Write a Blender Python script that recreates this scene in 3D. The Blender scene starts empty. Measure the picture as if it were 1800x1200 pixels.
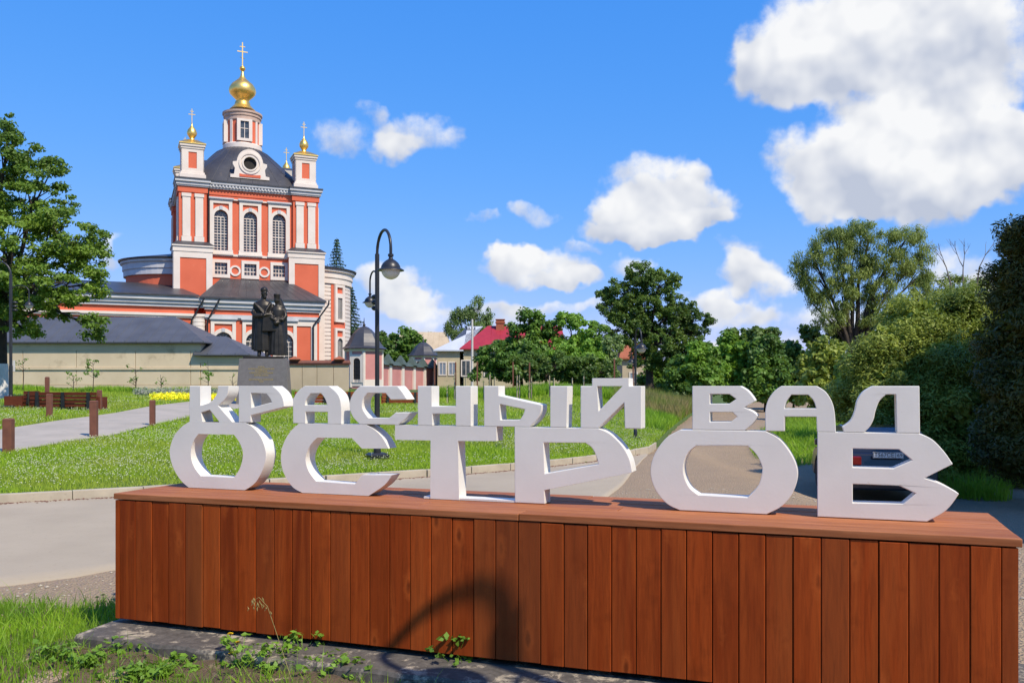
import bpy, bmesh, math, random
import numpy as np
from mathutils import Vector, Matrix
from mathutils.geometry import tessellate_polygon

R = math.radians
scene = bpy.context.scene
COL = scene.collection

# ------------------------------------------------------------------ camera, sky, sun, exposure
EYE = 1.72                      # eye height above the road
FPX, CX, HY = 1560.0, 900.0, 678.0   # focal length, principal column and horizon row of the photograph (1800 x 1200)
cam_d = bpy.data.cameras.new('camera')
cam = bpy.data.objects.new('camera', cam_d)
COL.objects.link(cam)
cam.location = (0, 0, EYE)
cam.rotation_euler = (R(90), 0, 0)
cam_d.sensor_width = 36
cam_d.lens = FPX / 1800 * 36
cam_d.shift_y = 78 / 1800
cam_d.clip_start = .05
cam_d.clip_end = 3000
scene.camera = cam

SUN_EL, SUN_AZ = R(50), R(135)          # azimuth clockwise from +Y
SDIR = Vector((math.sin(SUN_AZ) * math.cos(SUN_EL), math.cos(SUN_AZ) * math.cos(SUN_EL), math.sin(SUN_EL)))
sun_d = bpy.data.lights.new('sun', 'SUN')
sun_d.energy = 5.0
sun_d.angle = R(.53)
sun_d.color = (1, .89, .72)
sun = bpy.data.objects.new('sun', sun_d)
COL.objects.link(sun)
sun.rotation_euler = SDIR.to_track_quat('Z', 'Y').to_euler()
sun.location = (10, -10, 20)

vs = scene.view_settings
vs.view_transform = 'Standard'
vs.look = 'None'
vs.exposure = 0.0
vs.gamma = 1
vs.use_curve_mapping = False
scene.render.engine = 'CYCLES'
scene.cycles.use_denoising = True
scene.cycles.max_bounces = 6
scene.cycles.diffuse_bounces = 3
scene.cycles.transparent_max_bounces = 6
scene.cycles.caustics_reflective = False
scene.cycles.caustics_refractive = False


def build_world():
    w = bpy.data.worlds.new('World')
    scene.world = w
    w.use_nodes = True
    w.cycles.sampling_method = 'MANUAL'
    w.cycles.sample_map_resolution = 512
    nt = w.node_tree
    N, L = nt.nodes, nt.links
    N.clear()

    def nd(t, **k):
        n = N.new(t)
        for a, b in k.items():
            setattr(n, a, b)
        return n

    def math_(op, a, b=None, clamp=False, c=None):
        n = nd('ShaderNodeMath', operation=op, use_clamp=clamp)
        for i, v in enumerate((a, b, c)):
            if v is None:
                continue
            if isinstance(v, (int, float)):
                n.inputs[i].default_value = v
            else:
                L.new(v, n.inputs[i])
        return n.outputs[0]

    sky = nd('ShaderNodeTexSky', sky_type='NISHITA', sun_disc=False)
    sky.sun_elevation = SUN_EL
    sky.sun_rotation = SUN_AZ
    sky.altitude = 150
    sky.air_density = 1.0
    sky.dust_density = .0
    sky.ozone_density = 4.0
    # grade of the photograph: a clear, saturated summer blue that pales slowly towards the horizon
    sp = nd('ShaderNodeSeparateColor')
    L.new(sky.outputs[0], sp.inputs[0])
    hsv = nd('ShaderNodeCombineColor')
    ch_ = []
    for i, (k, g) in enumerate(((1.16, 1.215), (.84, .556), (1.27, .25))):
        raw = math_('MULTIPLY', sp.outputs[i], .1)
        deep = math_('MINIMUM', math_('POWER', math_('DIVIDE', raw, (.09, .165, .31)[i]), 1.1), 1)
        ch_.append(math_('MULTIPLY', math_('MULTIPLY', math_('POWER', raw, g), 10 * k), deep))
    L.new(math_('MINIMUM', ch_[0], math_('MULTIPLY', ch_[1], .86)), hsv.inputs[0])
    L.new(ch_[1], hsv.inputs[1])
    L.new(ch_[2], hsv.inputs[2])

    tc = nd('ShaderNodeTexCoord')
    sep = nd('ShaderNodeSeparateXYZ')
    L.new(tc.outputs['Generated'], sep.inputs[0])
    az = math_('ARCTAN2', sep.outputs[0], sep.outputs[1])
    el = math_('ARCSINE', sep.outputs[2])
    P = nd('ShaderNodeCombineXYZ')
    L.new(az, P.inputs[0])
    L.new(el, P.inputs[1])
    # ragged edges: push the coordinate about with noise
    n1 = nd('ShaderNodeTexNoise')
    n1.inputs['Scale'].default_value = 13
    n1.inputs['Detail'].default_value = 4
    n1.inputs['Roughness'].default_value = .58
    L.new(P.outputs[0], n1.inputs['Vector'])
    off = nd('ShaderNodeVectorMath', operation='MULTIPLY_ADD')
    L.new(n1.outputs['Color'], off.inputs[0])
    off.inputs[1].default_value = (.10, .075, 0)
    off.inputs[2].default_value = (-.05, -.0375, 0)
    pd = nd('ShaderNodeVectorMath', operation='ADD')
    L.new(P.outputs[0], pd.inputs[0])
    L.new(off.outputs[0], pd.inputs[1])

    # cumulus: photograph column, row, half width, half height, weight
    cl = [(1500, 70, 190, 100, 1), (1660, 60, 150, 105, 1), (1400, 125, 105, 66, .95), (1590, 165, 130, 36, .42), (1740, 150, 100, 40, .45),
          (1640, 195, 90, 24, .3),
          (1480, 290, 120, 85, 1), (1620, 275, 160, 100, 1), (1740, 280, 95, 60, .9), (1560, 330, 200, 45, .9),
          (1150, 318, 100, 48, .6), (1220, 300, 40, 30, .5), (1110, 370, 75, 52, 1), (1200, 375, 105, 52, 1), (1165, 400, 140, 24, 1),
          (590, 240, 62, 34, .48), (735, 228, 85, 42, .62), (655, 190, 34, 24, .42), (700, 250, 50, 26, .4),
          (930, 372, 50, 24, .55), (845, 392, 35, 16, .42), (935, 470, 110, 40, .85), (900, 455, 50, 28, .7), (1000, 488, 60, 22, .7),
          (1115, 462, 55, 28, .75), (1020, 428, 40, 14, .35), (1310, 480, 60, 40, .85), (1345, 510, 60, 26, .6), (1260, 535, 55, 32, .75), (1310, 560, 70, 26, .7),
          (690, 505, 55, 48, .75), (715, 540, 50, 26, .55), (640, 600, 60, 22, .6), (760, 570, 60, 22, .5), (880, 560, 90, 22, .5), (1000, 545, 60, 18, .5),
          (200, 432, 22, 30, .55), (100, 520, 60, 26, .7), (60, 400, 40, 24, .4), (1000, 5, 40, 24, .25), (1770, 500, 60, 30, .7), (1680, 470, 60, 40, .6),
          (1290, 612, 120, 22, .6), (1480, 560, 90, 30, .6), (1150, 606, 640, 44, .30), (820, 548, 230, 20, .26), (1330, 435, 150, 10, .22), (420, 600, 300, 34, .3)]
    cl = [(math.atan((x - CX) / FPX), math.atan((HY - y) / FPX * math.cos(math.atan((x - CX) / FPX))), a / FPX * .93, b / FPX * .95, w_) for x, y, a, b, w_ in cl]
    acc = None
    for (a, e, ra, re, wt) in cl:
        src = pd.outputs[0]
        if acc is not None:             # chains the blobs one after another so that few values are held at a time
            ch = nd('ShaderNodeVectorMath', operation='MULTIPLY_ADD')
            L.new(acc, ch.inputs[0])
            ch.inputs[1].default_value = (1e-8, 1e-8, 0)
            L.new(src, ch.inputs[2])
            src = ch.outputs[0]
        q = nd('ShaderNodeVectorMath', operation='MULTIPLY_ADD')
        L.new(src, q.inputs[0])
        q.inputs[1].default_value = (1 / ra, 1 / re, 0)
        q.inputs[2].default_value = (-a / ra, -e / re, 1)
        ln = nd('ShaderNodeVectorMath', operation='LENGTH')
        L.new(q.outputs[0], ln.inputs[0])
        mr = nd('ShaderNodeMapRange', interpolation_type='SMOOTHSTEP')
        L.new(ln.outputs['Value'], mr.inputs['Value'])
        mr.inputs['From Min'].default_value = 1.60
        mr.inputs['From Max'].default_value = 1.044
        mr.inputs['To Min'].default_value = 0
        mr.inputs['To Max'].default_value = wt
        sc = nd('ShaderNodeVectorMath', operation='SCALE')
        L.new(q.outputs[0], sc.inputs[0])
        L.new(mr.outputs[0], sc.inputs['Scale'])
        if acc is None:
            acc = sc.outputs[0]
        else:
            ad = nd('ShaderNodeVectorMath', operation='ADD')
            L.new(acc, ad.inputs[0])
            L.new(sc.outputs[0], ad.inputs[1])
            acc = ad.outputs[0]
    sx = nd('ShaderNodeSeparateXYZ')
    L.new(acc, sx.inputs[0])
    sh, sv = sx.outputs[1], sx.outputs[2]
    rel = math_('DIVIDE', sh, math_('ADD', sv, .02))
    n2 = nd('ShaderNodeTexNoise')
    n2.inputs['Scale'].default_value = 19
    n2.inputs['Detail'].default_value = 7
    n2.inputs['Roughness'].default_value = .62
    L.new(P.outputs[0], n2.inputs['Vector'])
    p3 = nd('ShaderNodeVectorMath', operation='ADD')
    L.new(P.outputs[0], p3.inputs[0])
    p3.inputs[1].default_value = (.012, .016, 0)
    n3 = nd('ShaderNodeTexNoise')
    n3.inputs['Scale'].default_value = 12
    n3.inputs['Detail'].default_value = 3
    L.new(p3.outputs[0], n3.inputs['Vector'])
    n4 = nd('ShaderNodeTexNoise')
    n4.inputs['Scale'].default_value = 12
    n4.inputs['Detail'].default_value = 3
    L.new(P.outputs[0], n4.inputs['Vector'])
    emb = math_('SUBTRACT', n4.outputs[0], n3.outputs[0])
    dens = math_('ADD', sv, math_('MULTIPLY', math_('SUBTRACT', n2.outputs[0], .5), 1.35))
    msk = nd('ShaderNodeMapRange', interpolation_type='SMOOTHSTEP')
    L.new(dens, msk.inputs['Value'])
    msk.inputs['From Min'].default_value = .14
    msk.inputs['From Max'].default_value = .86
    gate = nd('ShaderNodeMapRange')
    L.new(sv, gate.inputs['Value'])
    gate.inputs['From Min'].default_value = .02
    gate.inputs['From Max'].default_value = .16
    mask = math_('MULTIPLY', msk.outputs[0], gate.outputs[0], clamp=True)
    # white tops, grey-blue undersides
    lit = math_('ADD', math_('MULTIPLY', rel, .5), math_('MULTIPLY', emb, 2.7))
    lit = math_('ADD', lit, .54, clamp=True)
    cr = nd('ShaderNodeValToRGB')
    L.new(lit, cr.inputs[0])
    e0, e1 = cr.color_ramp.elements
    e0.position, e0.color = 0, (5.7, 6.3, 7.7, 1)
    e1.position, e1.color = .88, (10.2, 10.3, 10.5, 1)
    mixc = nd('ShaderNodeMix', data_type='RGBA')
    L.new(mask, mixc.inputs[0])
    L.new(hsv.outputs[0], mixc.inputs[6])
    L.new(cr.outputs[0], mixc.inputs[7])
    bg = nd('ShaderNodeBackground')
    bg.inputs['Strength'].default_value = .092
    L.new(mixc.outputs[2], bg.inputs[0])
    # the rest of the sky: the same cumulus, scattered by noise on a flat layer overhead
    zz = math_('ADD', math_('MAXIMUM', sep.outputs[2], 0), .12)
    lay = nd('ShaderNodeCombineXYZ')
    L.new(math_('DIVIDE', sep.outputs[0], zz), lay.inputs[0])
    L.new(math_('DIVIDE', sep.outputs[1], zz), lay.inputs[1])
    n5 = nd('ShaderNodeTexNoise')
    n5.inputs['Scale'].default_value = 1.3
    n5.inputs['Detail'].default_value = 4
    L.new(lay.outputs[0], n5.inputs['Vector'])
    m5 = nd('ShaderNodeMapRange', interpolation_type='SMOOTHSTEP')
    L.new(n5.outputs[0], m5.inputs['Value'])
    m5.inputs['From Min'].default_value = .57
    m5.inputs['From Max'].default_value = .68
    side = nd('ShaderNodeMapRange')
    L.new(math_('MAXIMUM', math_('MULTIPLY', math_('ABSOLUTE', az), .85), el), side.inputs['Value'])
    side.inputs['From Min'].default_value = .52
    side.inputs['From Max'].default_value = .62
    mix2 = nd('ShaderNodeMix', data_type='RGBA')
    L.new(math_('MULTIPLY', m5.outputs[0], side.outputs[0]), mix2.inputs[0])
    L.new(hsv.outputs[0], mix2.inputs[6])
    mix2.inputs[7].default_value = (8.2, 8.4, 8.9, 1)
    bg2 = nd('ShaderNodeBackground')
    bg2.inputs['Strength'].default_value = .092
    L.new(mix2.outputs[2], bg2.inputs[0])
    front = math_('MULTIPLY', math_('LESS_THAN', math_('MAXIMUM', math_('MULTIPLY', math_('ABSOLUTE', az), .85), el), .52), math_('GREATER_THAN', el, -.03))
    mxs = nd('ShaderNodeMixShader')
    L.new(front, mxs.inputs[0])
    L.new(bg2.outputs[0], mxs.inputs[1])
    L.new(bg.outputs[0], mxs.inputs[2])
    out = nd('ShaderNodeOutputWorld')
    L.new(mxs.outputs[0], out.inputs[0])


build_world()

# ------------------------------------------------------------------ materials
MATS = {}


def srgb(r, g, b):
    f = lambda c: ((c / 255 + .055) / 1.055) ** 2.4 if c > 10 else c / 255 / 12.92
    return (f(r), f(g), f(b))


class NT:
    def __init__(self, name):
        self.m = bpy.data.materials.new(name)
        self.m.use_nodes = True
        self.t = self.m.node_tree
        self.N, self.L = self.t.nodes, self.t.links
        self.b = self.N['Principled BSDF']
        self.o = self.N['Material Output']
        MATS[name] = self.m

    def n(self, t, ins=None, **k):
        x = self.N.new(t)
        for a, b in k.items():
            setattr(x, a, b)
        for a, b in (ins or {}).items():
            if isinstance(b, bpy.types.NodeSocket):
                self.L.new(b, x.inputs[a])
            else:
                x.inputs[a].default_value = b
        return x

    def pos(self, scale=(1, 1, 1), obj=False):
        if obj:
            src = self.n('ShaderNodeTexCoord').outputs['Object']
        else:
            src = self.n('ShaderNodeNewGeometry').outputs['Position']
        return self.n('ShaderNodeVectorMath', {0: src, 1: scale}, operation='MULTIPLY').outputs[0]

    def noise(self, vec, scale, detail=5, rough=.55, dist=0):
        return self.n('ShaderNodeTexNoise', {'Vector': vec, 'Scale': scale, 'Detail': detail, 'Roughness': rough, 'Distortion': dist}).outputs[0]

    def mr(self, v, a, b, c=0., d=1.):
        return self.n('ShaderNodeMapRange', {'Value': v, 'From Min': a, 'From Max': b, 'To Min': c, 'To Max': d}).outputs[0]

    def mix(self, f, a, b, mode='MIX'):
        x = self.n('ShaderNodeMix', data_type='RGBA', blend_type=mode)
        for i, v in ((0, f), (6, a), (7, b)):
            if isinstance(v, bpy.types.NodeSocket):
                self.L.new(v, x.inputs[i])
            elif i == 0:
                x.inputs[0].default_value = v
            else:
                x.inputs[i].default_value = (*v[:3], 1)
        return x.outputs[2]

    def bump(self, h, strength=.3, dist=.02):
        b = self.n('ShaderNodeBump', {'Height': h, 'Strength': strength, 'Distance': dist})
        self.L.new(b.outputs[0], self.b.inputs['Normal'])

    def set(self, **k):
        for a, v in k.items():
            s = self.b.inputs[a.replace('_', ' ')]
            if isinstance(v, bpy.types.NodeSocket):
                self.L.new(v, s)
            else:
                s.default_value = (*v, 1) if isinstance(v, tuple) and len(v) == 3 else v
        return self.m


def pmat(name, c1, c2, scale=2., rough=.7, bump=.15, bscale=30., metal=0., lo=.35, hi=.65, obj=False, dirt=None, spec=.5, bdist=.01):
    t = NT(name)
    p = t.pos(obj=obj)
    c = t.mix(t.mr(t.noise(p, scale), lo, hi), c1, c2)
    if dirt:
        c = t.mix(t.mr(t.noise(p, dirt[1], 8, .65), dirt[2], dirt[3]), c, dirt[0])
    t.set(Base_Color=c, Roughness=rough, Metallic=metal, Specular_IOR_Level=spec)
    if bump:
        t.bump(t.noise(p, bscale, 6, .6), bump, bdist)
    return t.m


def leafmat(name, c1, c2, c3, trans=.3, rough=.5, patch=.35, gain=2.25):
    t = NT(name)
    g = t.n('ShaderNodeNewGeometry')
    f = g.outputs['Random Per Island']
    kk = gain
    c1, c2, c3 = (tuple(v * kk for v in c) for c in (c1, c2, c3))
    c = t.mix(f, c1, c2)
    c = t.mix(t.mr(t.noise(t.pos(), patch, 3), .42, .62), c, c3)
    t.set(Base_Color=c, Roughness=rough, Specular_IOR_Level=.35)
    tr = t.n('ShaderNodeBsdfTranslucent', {'Color': t.mix(.5, c, (.25, .34, .03), 'ADD')})
    mx = t.n('ShaderNodeMixShader', {0: trans})
    t.L.new(t.b.outputs[0], mx.inputs[1])
    t.L.new(tr.outputs[0], mx.inputs[2])
    t.L.new(mx.outputs[0], t.o.inputs[0])
    return t.m


def woodmat(name, c1, c2, c3, along=2, rough=.55, knots=True):
    """stained boards: grain runs along one object axis, every board its own tone"""
    t = NT(name)
    tc = t.n('ShaderNodeTexCoord').outputs['Object']
    rnd = t.n('ShaderNodeObjectInfo').outputs['Random']
    sc = [1, 1, 1]
    sc[along] = .07
    offv = t.n('ShaderNodeCombineXYZ', {0: t.n('ShaderNodeMath', {0: rnd, 1: 37.}, operation='MULTIPLY').outputs[0], 1: t.n('ShaderNodeMath', {0: rnd, 1: 91.}, operation='MULTIPLY').outputs[0], 2: t.n('ShaderNodeMath', {0: rnd, 1: 53.}, operation='MULTIPLY').outputs[0]})
    p0 = t.n('ShaderNodeVectorMath', {0: tc, 1: offv.outputs[0]}, operation='ADD').outputs[0]
    p = t.n('ShaderNodeVectorMath', {0: p0, 1: tuple(sc)}, operation='MULTIPLY').outputs[0]
    g1 = t.noise(p, 60, 4, .6, .6)
    g2 = t.noise(p, 9, 3, .5, 1.2)
    c = t.mix(rnd, c1, c2)
    c = t.mix(t.mr(g2, .38, .68, 0, .7), c, c3)
    c = t.mix(t.mr(g1, .42, .72, 0, .6), c, tuple(v * .45 for v in c1))
    if knots:
        ks = [5.5, 5.5, 5.5]
        ks[along] = 1.9
        kp = t.n('ShaderNodeVectorMath', {0: p0, 1: tuple(ks)}, operation='MULTIPLY').outputs[0]
        v = t.n('ShaderNodeTexVoronoi', {'Vector': kp, 'Scale': 1.0, 'Randomness': 1.0}).outputs['Distance']
        v = t.n('ShaderNodeMath', {0: v, 1: t.mr(t.noise(p0, 30, 3), 0, 1, .55, 1.45)}, operation='MULTIPLY').outputs[0]
        c = t.mix(t.mr(v, .11, .22, .55, 0), c, tuple(v_ * w_ for v_, w_ in zip(c3, (1.15, 1.25, 1.6))))
        c = t.mix(t.mr(v, .05, .11, .8, 0), c, tuple(v_ * .30 for v_ in c1))
        grey = t.n('ShaderNodeMath', {0: rnd, 1: 7.3}, operation='MULTIPLY').outputs[0]
        grey = t.n('ShaderNodeMath', {0: grey}, operation='FRACT').outputs[0]
        c = t.mix(t.mr(grey, .62, 1, 0, .5), c, (.17, .055, .018))
        c = t.mix(t.mr(t.noise(p, 3.2, 5, .7), .52, .74, 0, .45), c, (.42, .105, .022))
        c = t.mix(t.mr(t.noise(p0, 4.5, 4, .6), .58, .78, 0, .6), c, tuple(v_ * .45 for v_ in c1))
    t.set(Base_Color=c, Roughness=t.mr(g2, .3, .7, rough - .1, rough + .15), Specular_IOR_Level=.18)
    t.bump(g1, .25, .004)
    return t.m


M = {}
M['white'] = pmat('white_letter_paint', (.81, .795, .735), (.75, .735, .68), 3, .5, .05, 60, dirt=((.50, .45, .40), 34, .68, .80))
M['board'] = woodmat('stained_board', (.36, .058, .008), (.20, .029, .005), (.42, .080, .011), 2)
M['topboard'] = woodmat('weathered_top_board', (.44, .15, .055), (.29, .088, .03), (.52, .215, .10), 0, .6, False)
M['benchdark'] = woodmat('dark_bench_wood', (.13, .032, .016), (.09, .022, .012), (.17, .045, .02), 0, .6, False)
M['benchwood'] = woodmat('bench_wood', (.34, .075, .03), (.22, .045, .02), (.38, .10, .04), 0, .6, False)
M['asphalt'] = pmat('asphalt', (.45, .378, .275), (.375, .312, .225), .45, .9, .6, 150, dirt=((.24, .20, .145), 16, .60, .78), bdist=.008)
M['kerb'] = pmat('kerb_concrete', (.50, .44, .34), (.40, .35, .27), 3, .9, .3, 60, dirt=((.20, .165, .12), 7, .62, .8))
M['soil'] = pmat('dark_garden_soil', (.16, .105, .062), (.10, .066, .04), 3, .95, .8, 45, dirt=((.26, .19, .12), 9, .58, .72), bdist=.03)
M['paving'] = pmat('path_concrete', (.44, .39, .33), (.36, .325, .275), 1.2, .9, .25, 70, dirt=((.28, .24, .19), 2.2, .6, .78))
M['slab'] = None
M['lawn_soil'] = pmat('lawn_turf', (.075, .125, .018), (.05, .09, .012), 1.5, .95, .5, 20, dirt=((.16, .20, .07), 5, .6, .75))
M['red'] = pmat('church_red_stucco', (.70, .152, .074), (.63, .130, .062), .5, .85, .08, 25, dirt=((.72, .21, .12), 1.4, .60, .85))
M['oldplaster'] = pmat('old_pinkish_plaster', (.55, .40, .32), (.46, .33, .26), 1.2, .9, .1, 20)
M['cream'] = pmat('church_white_stucco', (.78, .70, .62), (.72, .63, .55), .8, .85, .08, 25, dirt=((.58, .47, .40), 2, .62, .85))
M['greytrim'] = pmat('grey_cornice_plaster', (.58, .58, .59), (.48, .48, .50), 1, .8, .08, 20)
M['roof'] = pmat('dark_sheet_roof', (.085, .085, .092), (.06, .06, .066), .6, .42, .05, 8, .35, dirt=((.125, .11, .10), 1.3, .55, .75))
M['roofblue'] = pmat('slate_grey_sheet_roof', (.115, .122, .138), (.09, .095, .108), .8, .5, .05, 8, .2)
M['gold'] = pmat('gilded_sheet', (1., .70, .22), (.95, .60, .15), 2, .38, .12, 9, .9, bdist=.03)
M['glass'] = pmat('window_glass', (.035, .042, .05), (.10, .11, .12), 2.2, .12, .04, 3, spec=.8)
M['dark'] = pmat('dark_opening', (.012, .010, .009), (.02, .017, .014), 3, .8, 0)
M['iron'] = pmat('black_painted_metal', (.018, .02, .024), (.028, .03, .034), 4, .38, .04, 30)
M['globe'] = pmat('frosted_globe', (.70, .70, .67), (.62, .62, .60), 3, .25, 0)
M['rust'] = pmat('rusty_brown_post', (.20, .075, .045), (.15, .055, .035), 6, .75, .15, 60)
M['beige'] = pmat('old_wall_plaster', (.70, .58, .40), (.60, .49, .33), .5, .92, .2, 18, dirt=((.33, .25, .15), .9, .55, .78))
M['beige2'] = pmat('concrete_fence_panel', (.56, .45, .31), (.47, .375, .255), .6, .92, .25, 18, dirt=((.24, .19, .12), 1.6, .58, .8))
M['granite'] = pmat('grey_granite', (.165, .155, .148), (.135, .125, .12), 9, .35, .05, 80)
M['bronze'] = pmat('dark_bronze', (.030, .026, .022), (.048, .042, .034), 5, .42, .15, 14, .55)
M['goldtext'] = pmat('gold_lettering', (.55, .42, .16), (.5, .37, .13), 8, .4, 0, metal=.3)
M['pink'] = pmat('pink_stucco', (.62, .27, .25), (.55, .23, .215), .8, .88, .06, 20)
M['greenroof'] = pmat('green_sheet_roof', (.055, .085, .07), (.08, .11, .09), 1.5, .6, .05, 8)
M['redroof'] = pmat('crimson_sheet_roof', (.40, .03, .045), (.33, .025, .04), 1.2, .5, .05, 8)
M['whiteroof'] = pmat('pale_sheet_roof', (.56, .60, .66), (.48, .52, .58), .8, .45, .05, 8)
M['yellow'] = pmat('pale_yellow_plaster', (.58, .49, .31), (.50, .42, .27), .8, .9, .1, 20)
M['brick'] = pmat('chimney_brick', (.40, .13, .06), (.30, .09, .045), 6, .9, .2, 40)
M['shutter'] = pmat('grey_blue_window', (.26, .30, .36), (.20, .24, .29), 3, .4, 0)
M['concrete_pole'] = pmat('pale_pole', (.62, .60, .56), (.52, .50, .46), 4, .8, .05, 30)
M['bark'] = pmat('bark', (.055, .042, .030), (.03, .023, .017), 5, .95, .6, 16, bdist=.04)
M['deadwood'] = pmat('dead_grey_wood', (.20, .165, .13), (.14, .115, .09), 5, .9, .3, 20)
M['limewash'] = pmat('limewashed_bark', (.72, .70, .67), (.60, .57, .53), 4, .9, .5, 20)
M['stake'] = pmat('pale_wood_stake', (.52, .44, .30), (.44, .36, .24), 8, .85, 0)
M['carpaint'] = pmat('black_blue_car_paint', (.010, .012, .022), (.012, .014, .025), 3, .18, 0, spec=.7)
M['tyre'] = pmat('tyre_rubber', (.015, .015, .015), (.022, .022, .022), 8, .85, .1, 60)
M['alloy'] = pmat('wheel_alloy', (.45, .45, .46), (.38, .38, .4), 6, .35, 0, .8)
M['tail'] = pmat('red_tail_lamp', (.20, .008, .008), (.14, .006, .006), 8, .15, 0)
M['platewhite'] = pmat('number_plate_white', (.72, .72, .70), (.66, .66, .64), 8, .4, 0)
M['black'] = pmat('black_lettering', (.01, .01, .01), (.012, .012, .012), 8, .5, 0)
M['plasticwhite'] = pmat('white_plastic', (.72, .72, .72), (.68, .68, .68), 5, .4, 0)
M['leaf_linden'] = leafmat('linden_leaves', (.058, .100, .012), (.100, .155, .018), (.042, .078, .010))
M['leaf_ash'] = leafmat('ash_leaves', (.042, .076, .014), (.074, .115, .020), (.030, .056, .011))
M['leaf_bush'] = leafmat('bush_leaves', (.045, .092, .014), (.080, .140, .022), (.032, .068, .012))
M['leaf_bright'] = leafmat('bright_bush_leaves', (.070, .135, .014), (.105, .185, .022), (.050, .098, .012))
M['leaf_willow'] = leafmat('willow_leaves', (.092, .120, .030), (.130, .160, .040), (.070, .096, .022), gain=2.3)
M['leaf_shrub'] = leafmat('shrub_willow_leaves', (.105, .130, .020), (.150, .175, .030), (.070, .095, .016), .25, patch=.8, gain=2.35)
M['leaf_shadedshrub'] = leafmat('shade_darkened_shrub_leaves', (.066, .070, .011), (.100, .100, .016), (.045, .052, .009), .15, patch=.8, gain=1.15)  # leaf colour lowered to carry the shade this shrub stands in
M['leaf_birch'] = leafmat('birch_leaves', (.075, .115, .035), (.110, .150, .050), (.060, .092, .028))
M['needle'] = leafmat('spruce_needles', (.018, .040, .018), (.030, .058, .024), (.014, .030, .014), .1)
M['grass'] = leafmat('lawn_grass', (.125, .205, .012), (.195, .275, .018), (.180, .225, .026), .35, .55, .45, 2.05)
M['weed'] = leafmat('weed_grass', (.105, .195, .010), (.170, .260, .016), (.075, .145, .010), .35, .5, 1.2, 2.0)
M['tallgrass'] = leafmat('tall_bank_grass', (.105, .165, .020), (.165, .185, .040), (.215, .165, .075), .3, .6, .3, 1.5)
M['clover'] = pmat('clover_flower', (.60, .62, .42), (.46, .52, .28), 20, .8, 0)
M['lavender'] = leafmat('lavender_foliage', (.115, .150, .085), (.170, .185, .125), (.14, .13, .13), .2)
M['yellowflower'] = leafmat('yellow_flowers', (.62, .50, .010), (.50, .44, .012), (.30, .36, .02), .2, patch=2)
M['dandelion'] = pmat('dandelion_yellow', (.78, .56, .008), (.70, .46, .006), 60, .7, 0)
M['straw'] = pmat('dry_stalk', (.36, .30, .12), (.28, .25, .08), 20, .8, 0)


def special_mats():
    # black-painted concrete footing, worn to bare concrete in patches
    t = NT('worn_black_painted_concrete')
    p = t.pos()
    a = t.noise(p, 5.5, 8, .75, .4)
    b = t.noise(p, 22, 6, .7)
    s = t.n('ShaderNodeMath', {0: a, 1: t.mr(b, 0, 1, -.12, .12)}, operation='ADD').outputs[0]
    c = t.mix(t.mr(s, .525, .62), t.mix(t.mr(b, .3, .7), (.062, .054, .046), (.140, .125, .108)), t.mix(b, (.36, .30, .21), (.50, .43, .32)))
    t.set(Base_Color=c, Roughness=.85)
    t.bump(t.noise(p, 60, 5, .65), .2, .004)
    M['slab'] = t.m
    # earth, gravel and dust
    t = NT('gravelly_earth')
    p = t.pos()
    v = t.n('ShaderNodeTexVoronoi', {'Vector': p, 'Scale': 42.})
    n = t.noise(p, 1.1, 6, .6)
    c = t.mix(t.mr(n, .35, .65), (.420, .305, .195), (.345, .255, .165))
    c = t.mix(t.mr(t.noise(p, 14, 6, .7), .42, .68, 0, .75), c, (.22, .16, .10))
    c = t.mix(t.mr(v.outputs['Distance'], .0, .32, .55, 0), c, v.outputs['Color'])
    c = t.mix(.45, c, (.40, .30, .20))
    t.set(Base_Color=c, Roughness=.95, Specular_IOR_Level=.2)
    t.bump(t.n('ShaderNodeMath', {0: v.outputs['Distance'], 1: t.noise(p, 9, 6, .7)}, operation='ADD').outputs[0], .8, .03)
    M['earth'] = t.m


special_mats()

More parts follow.
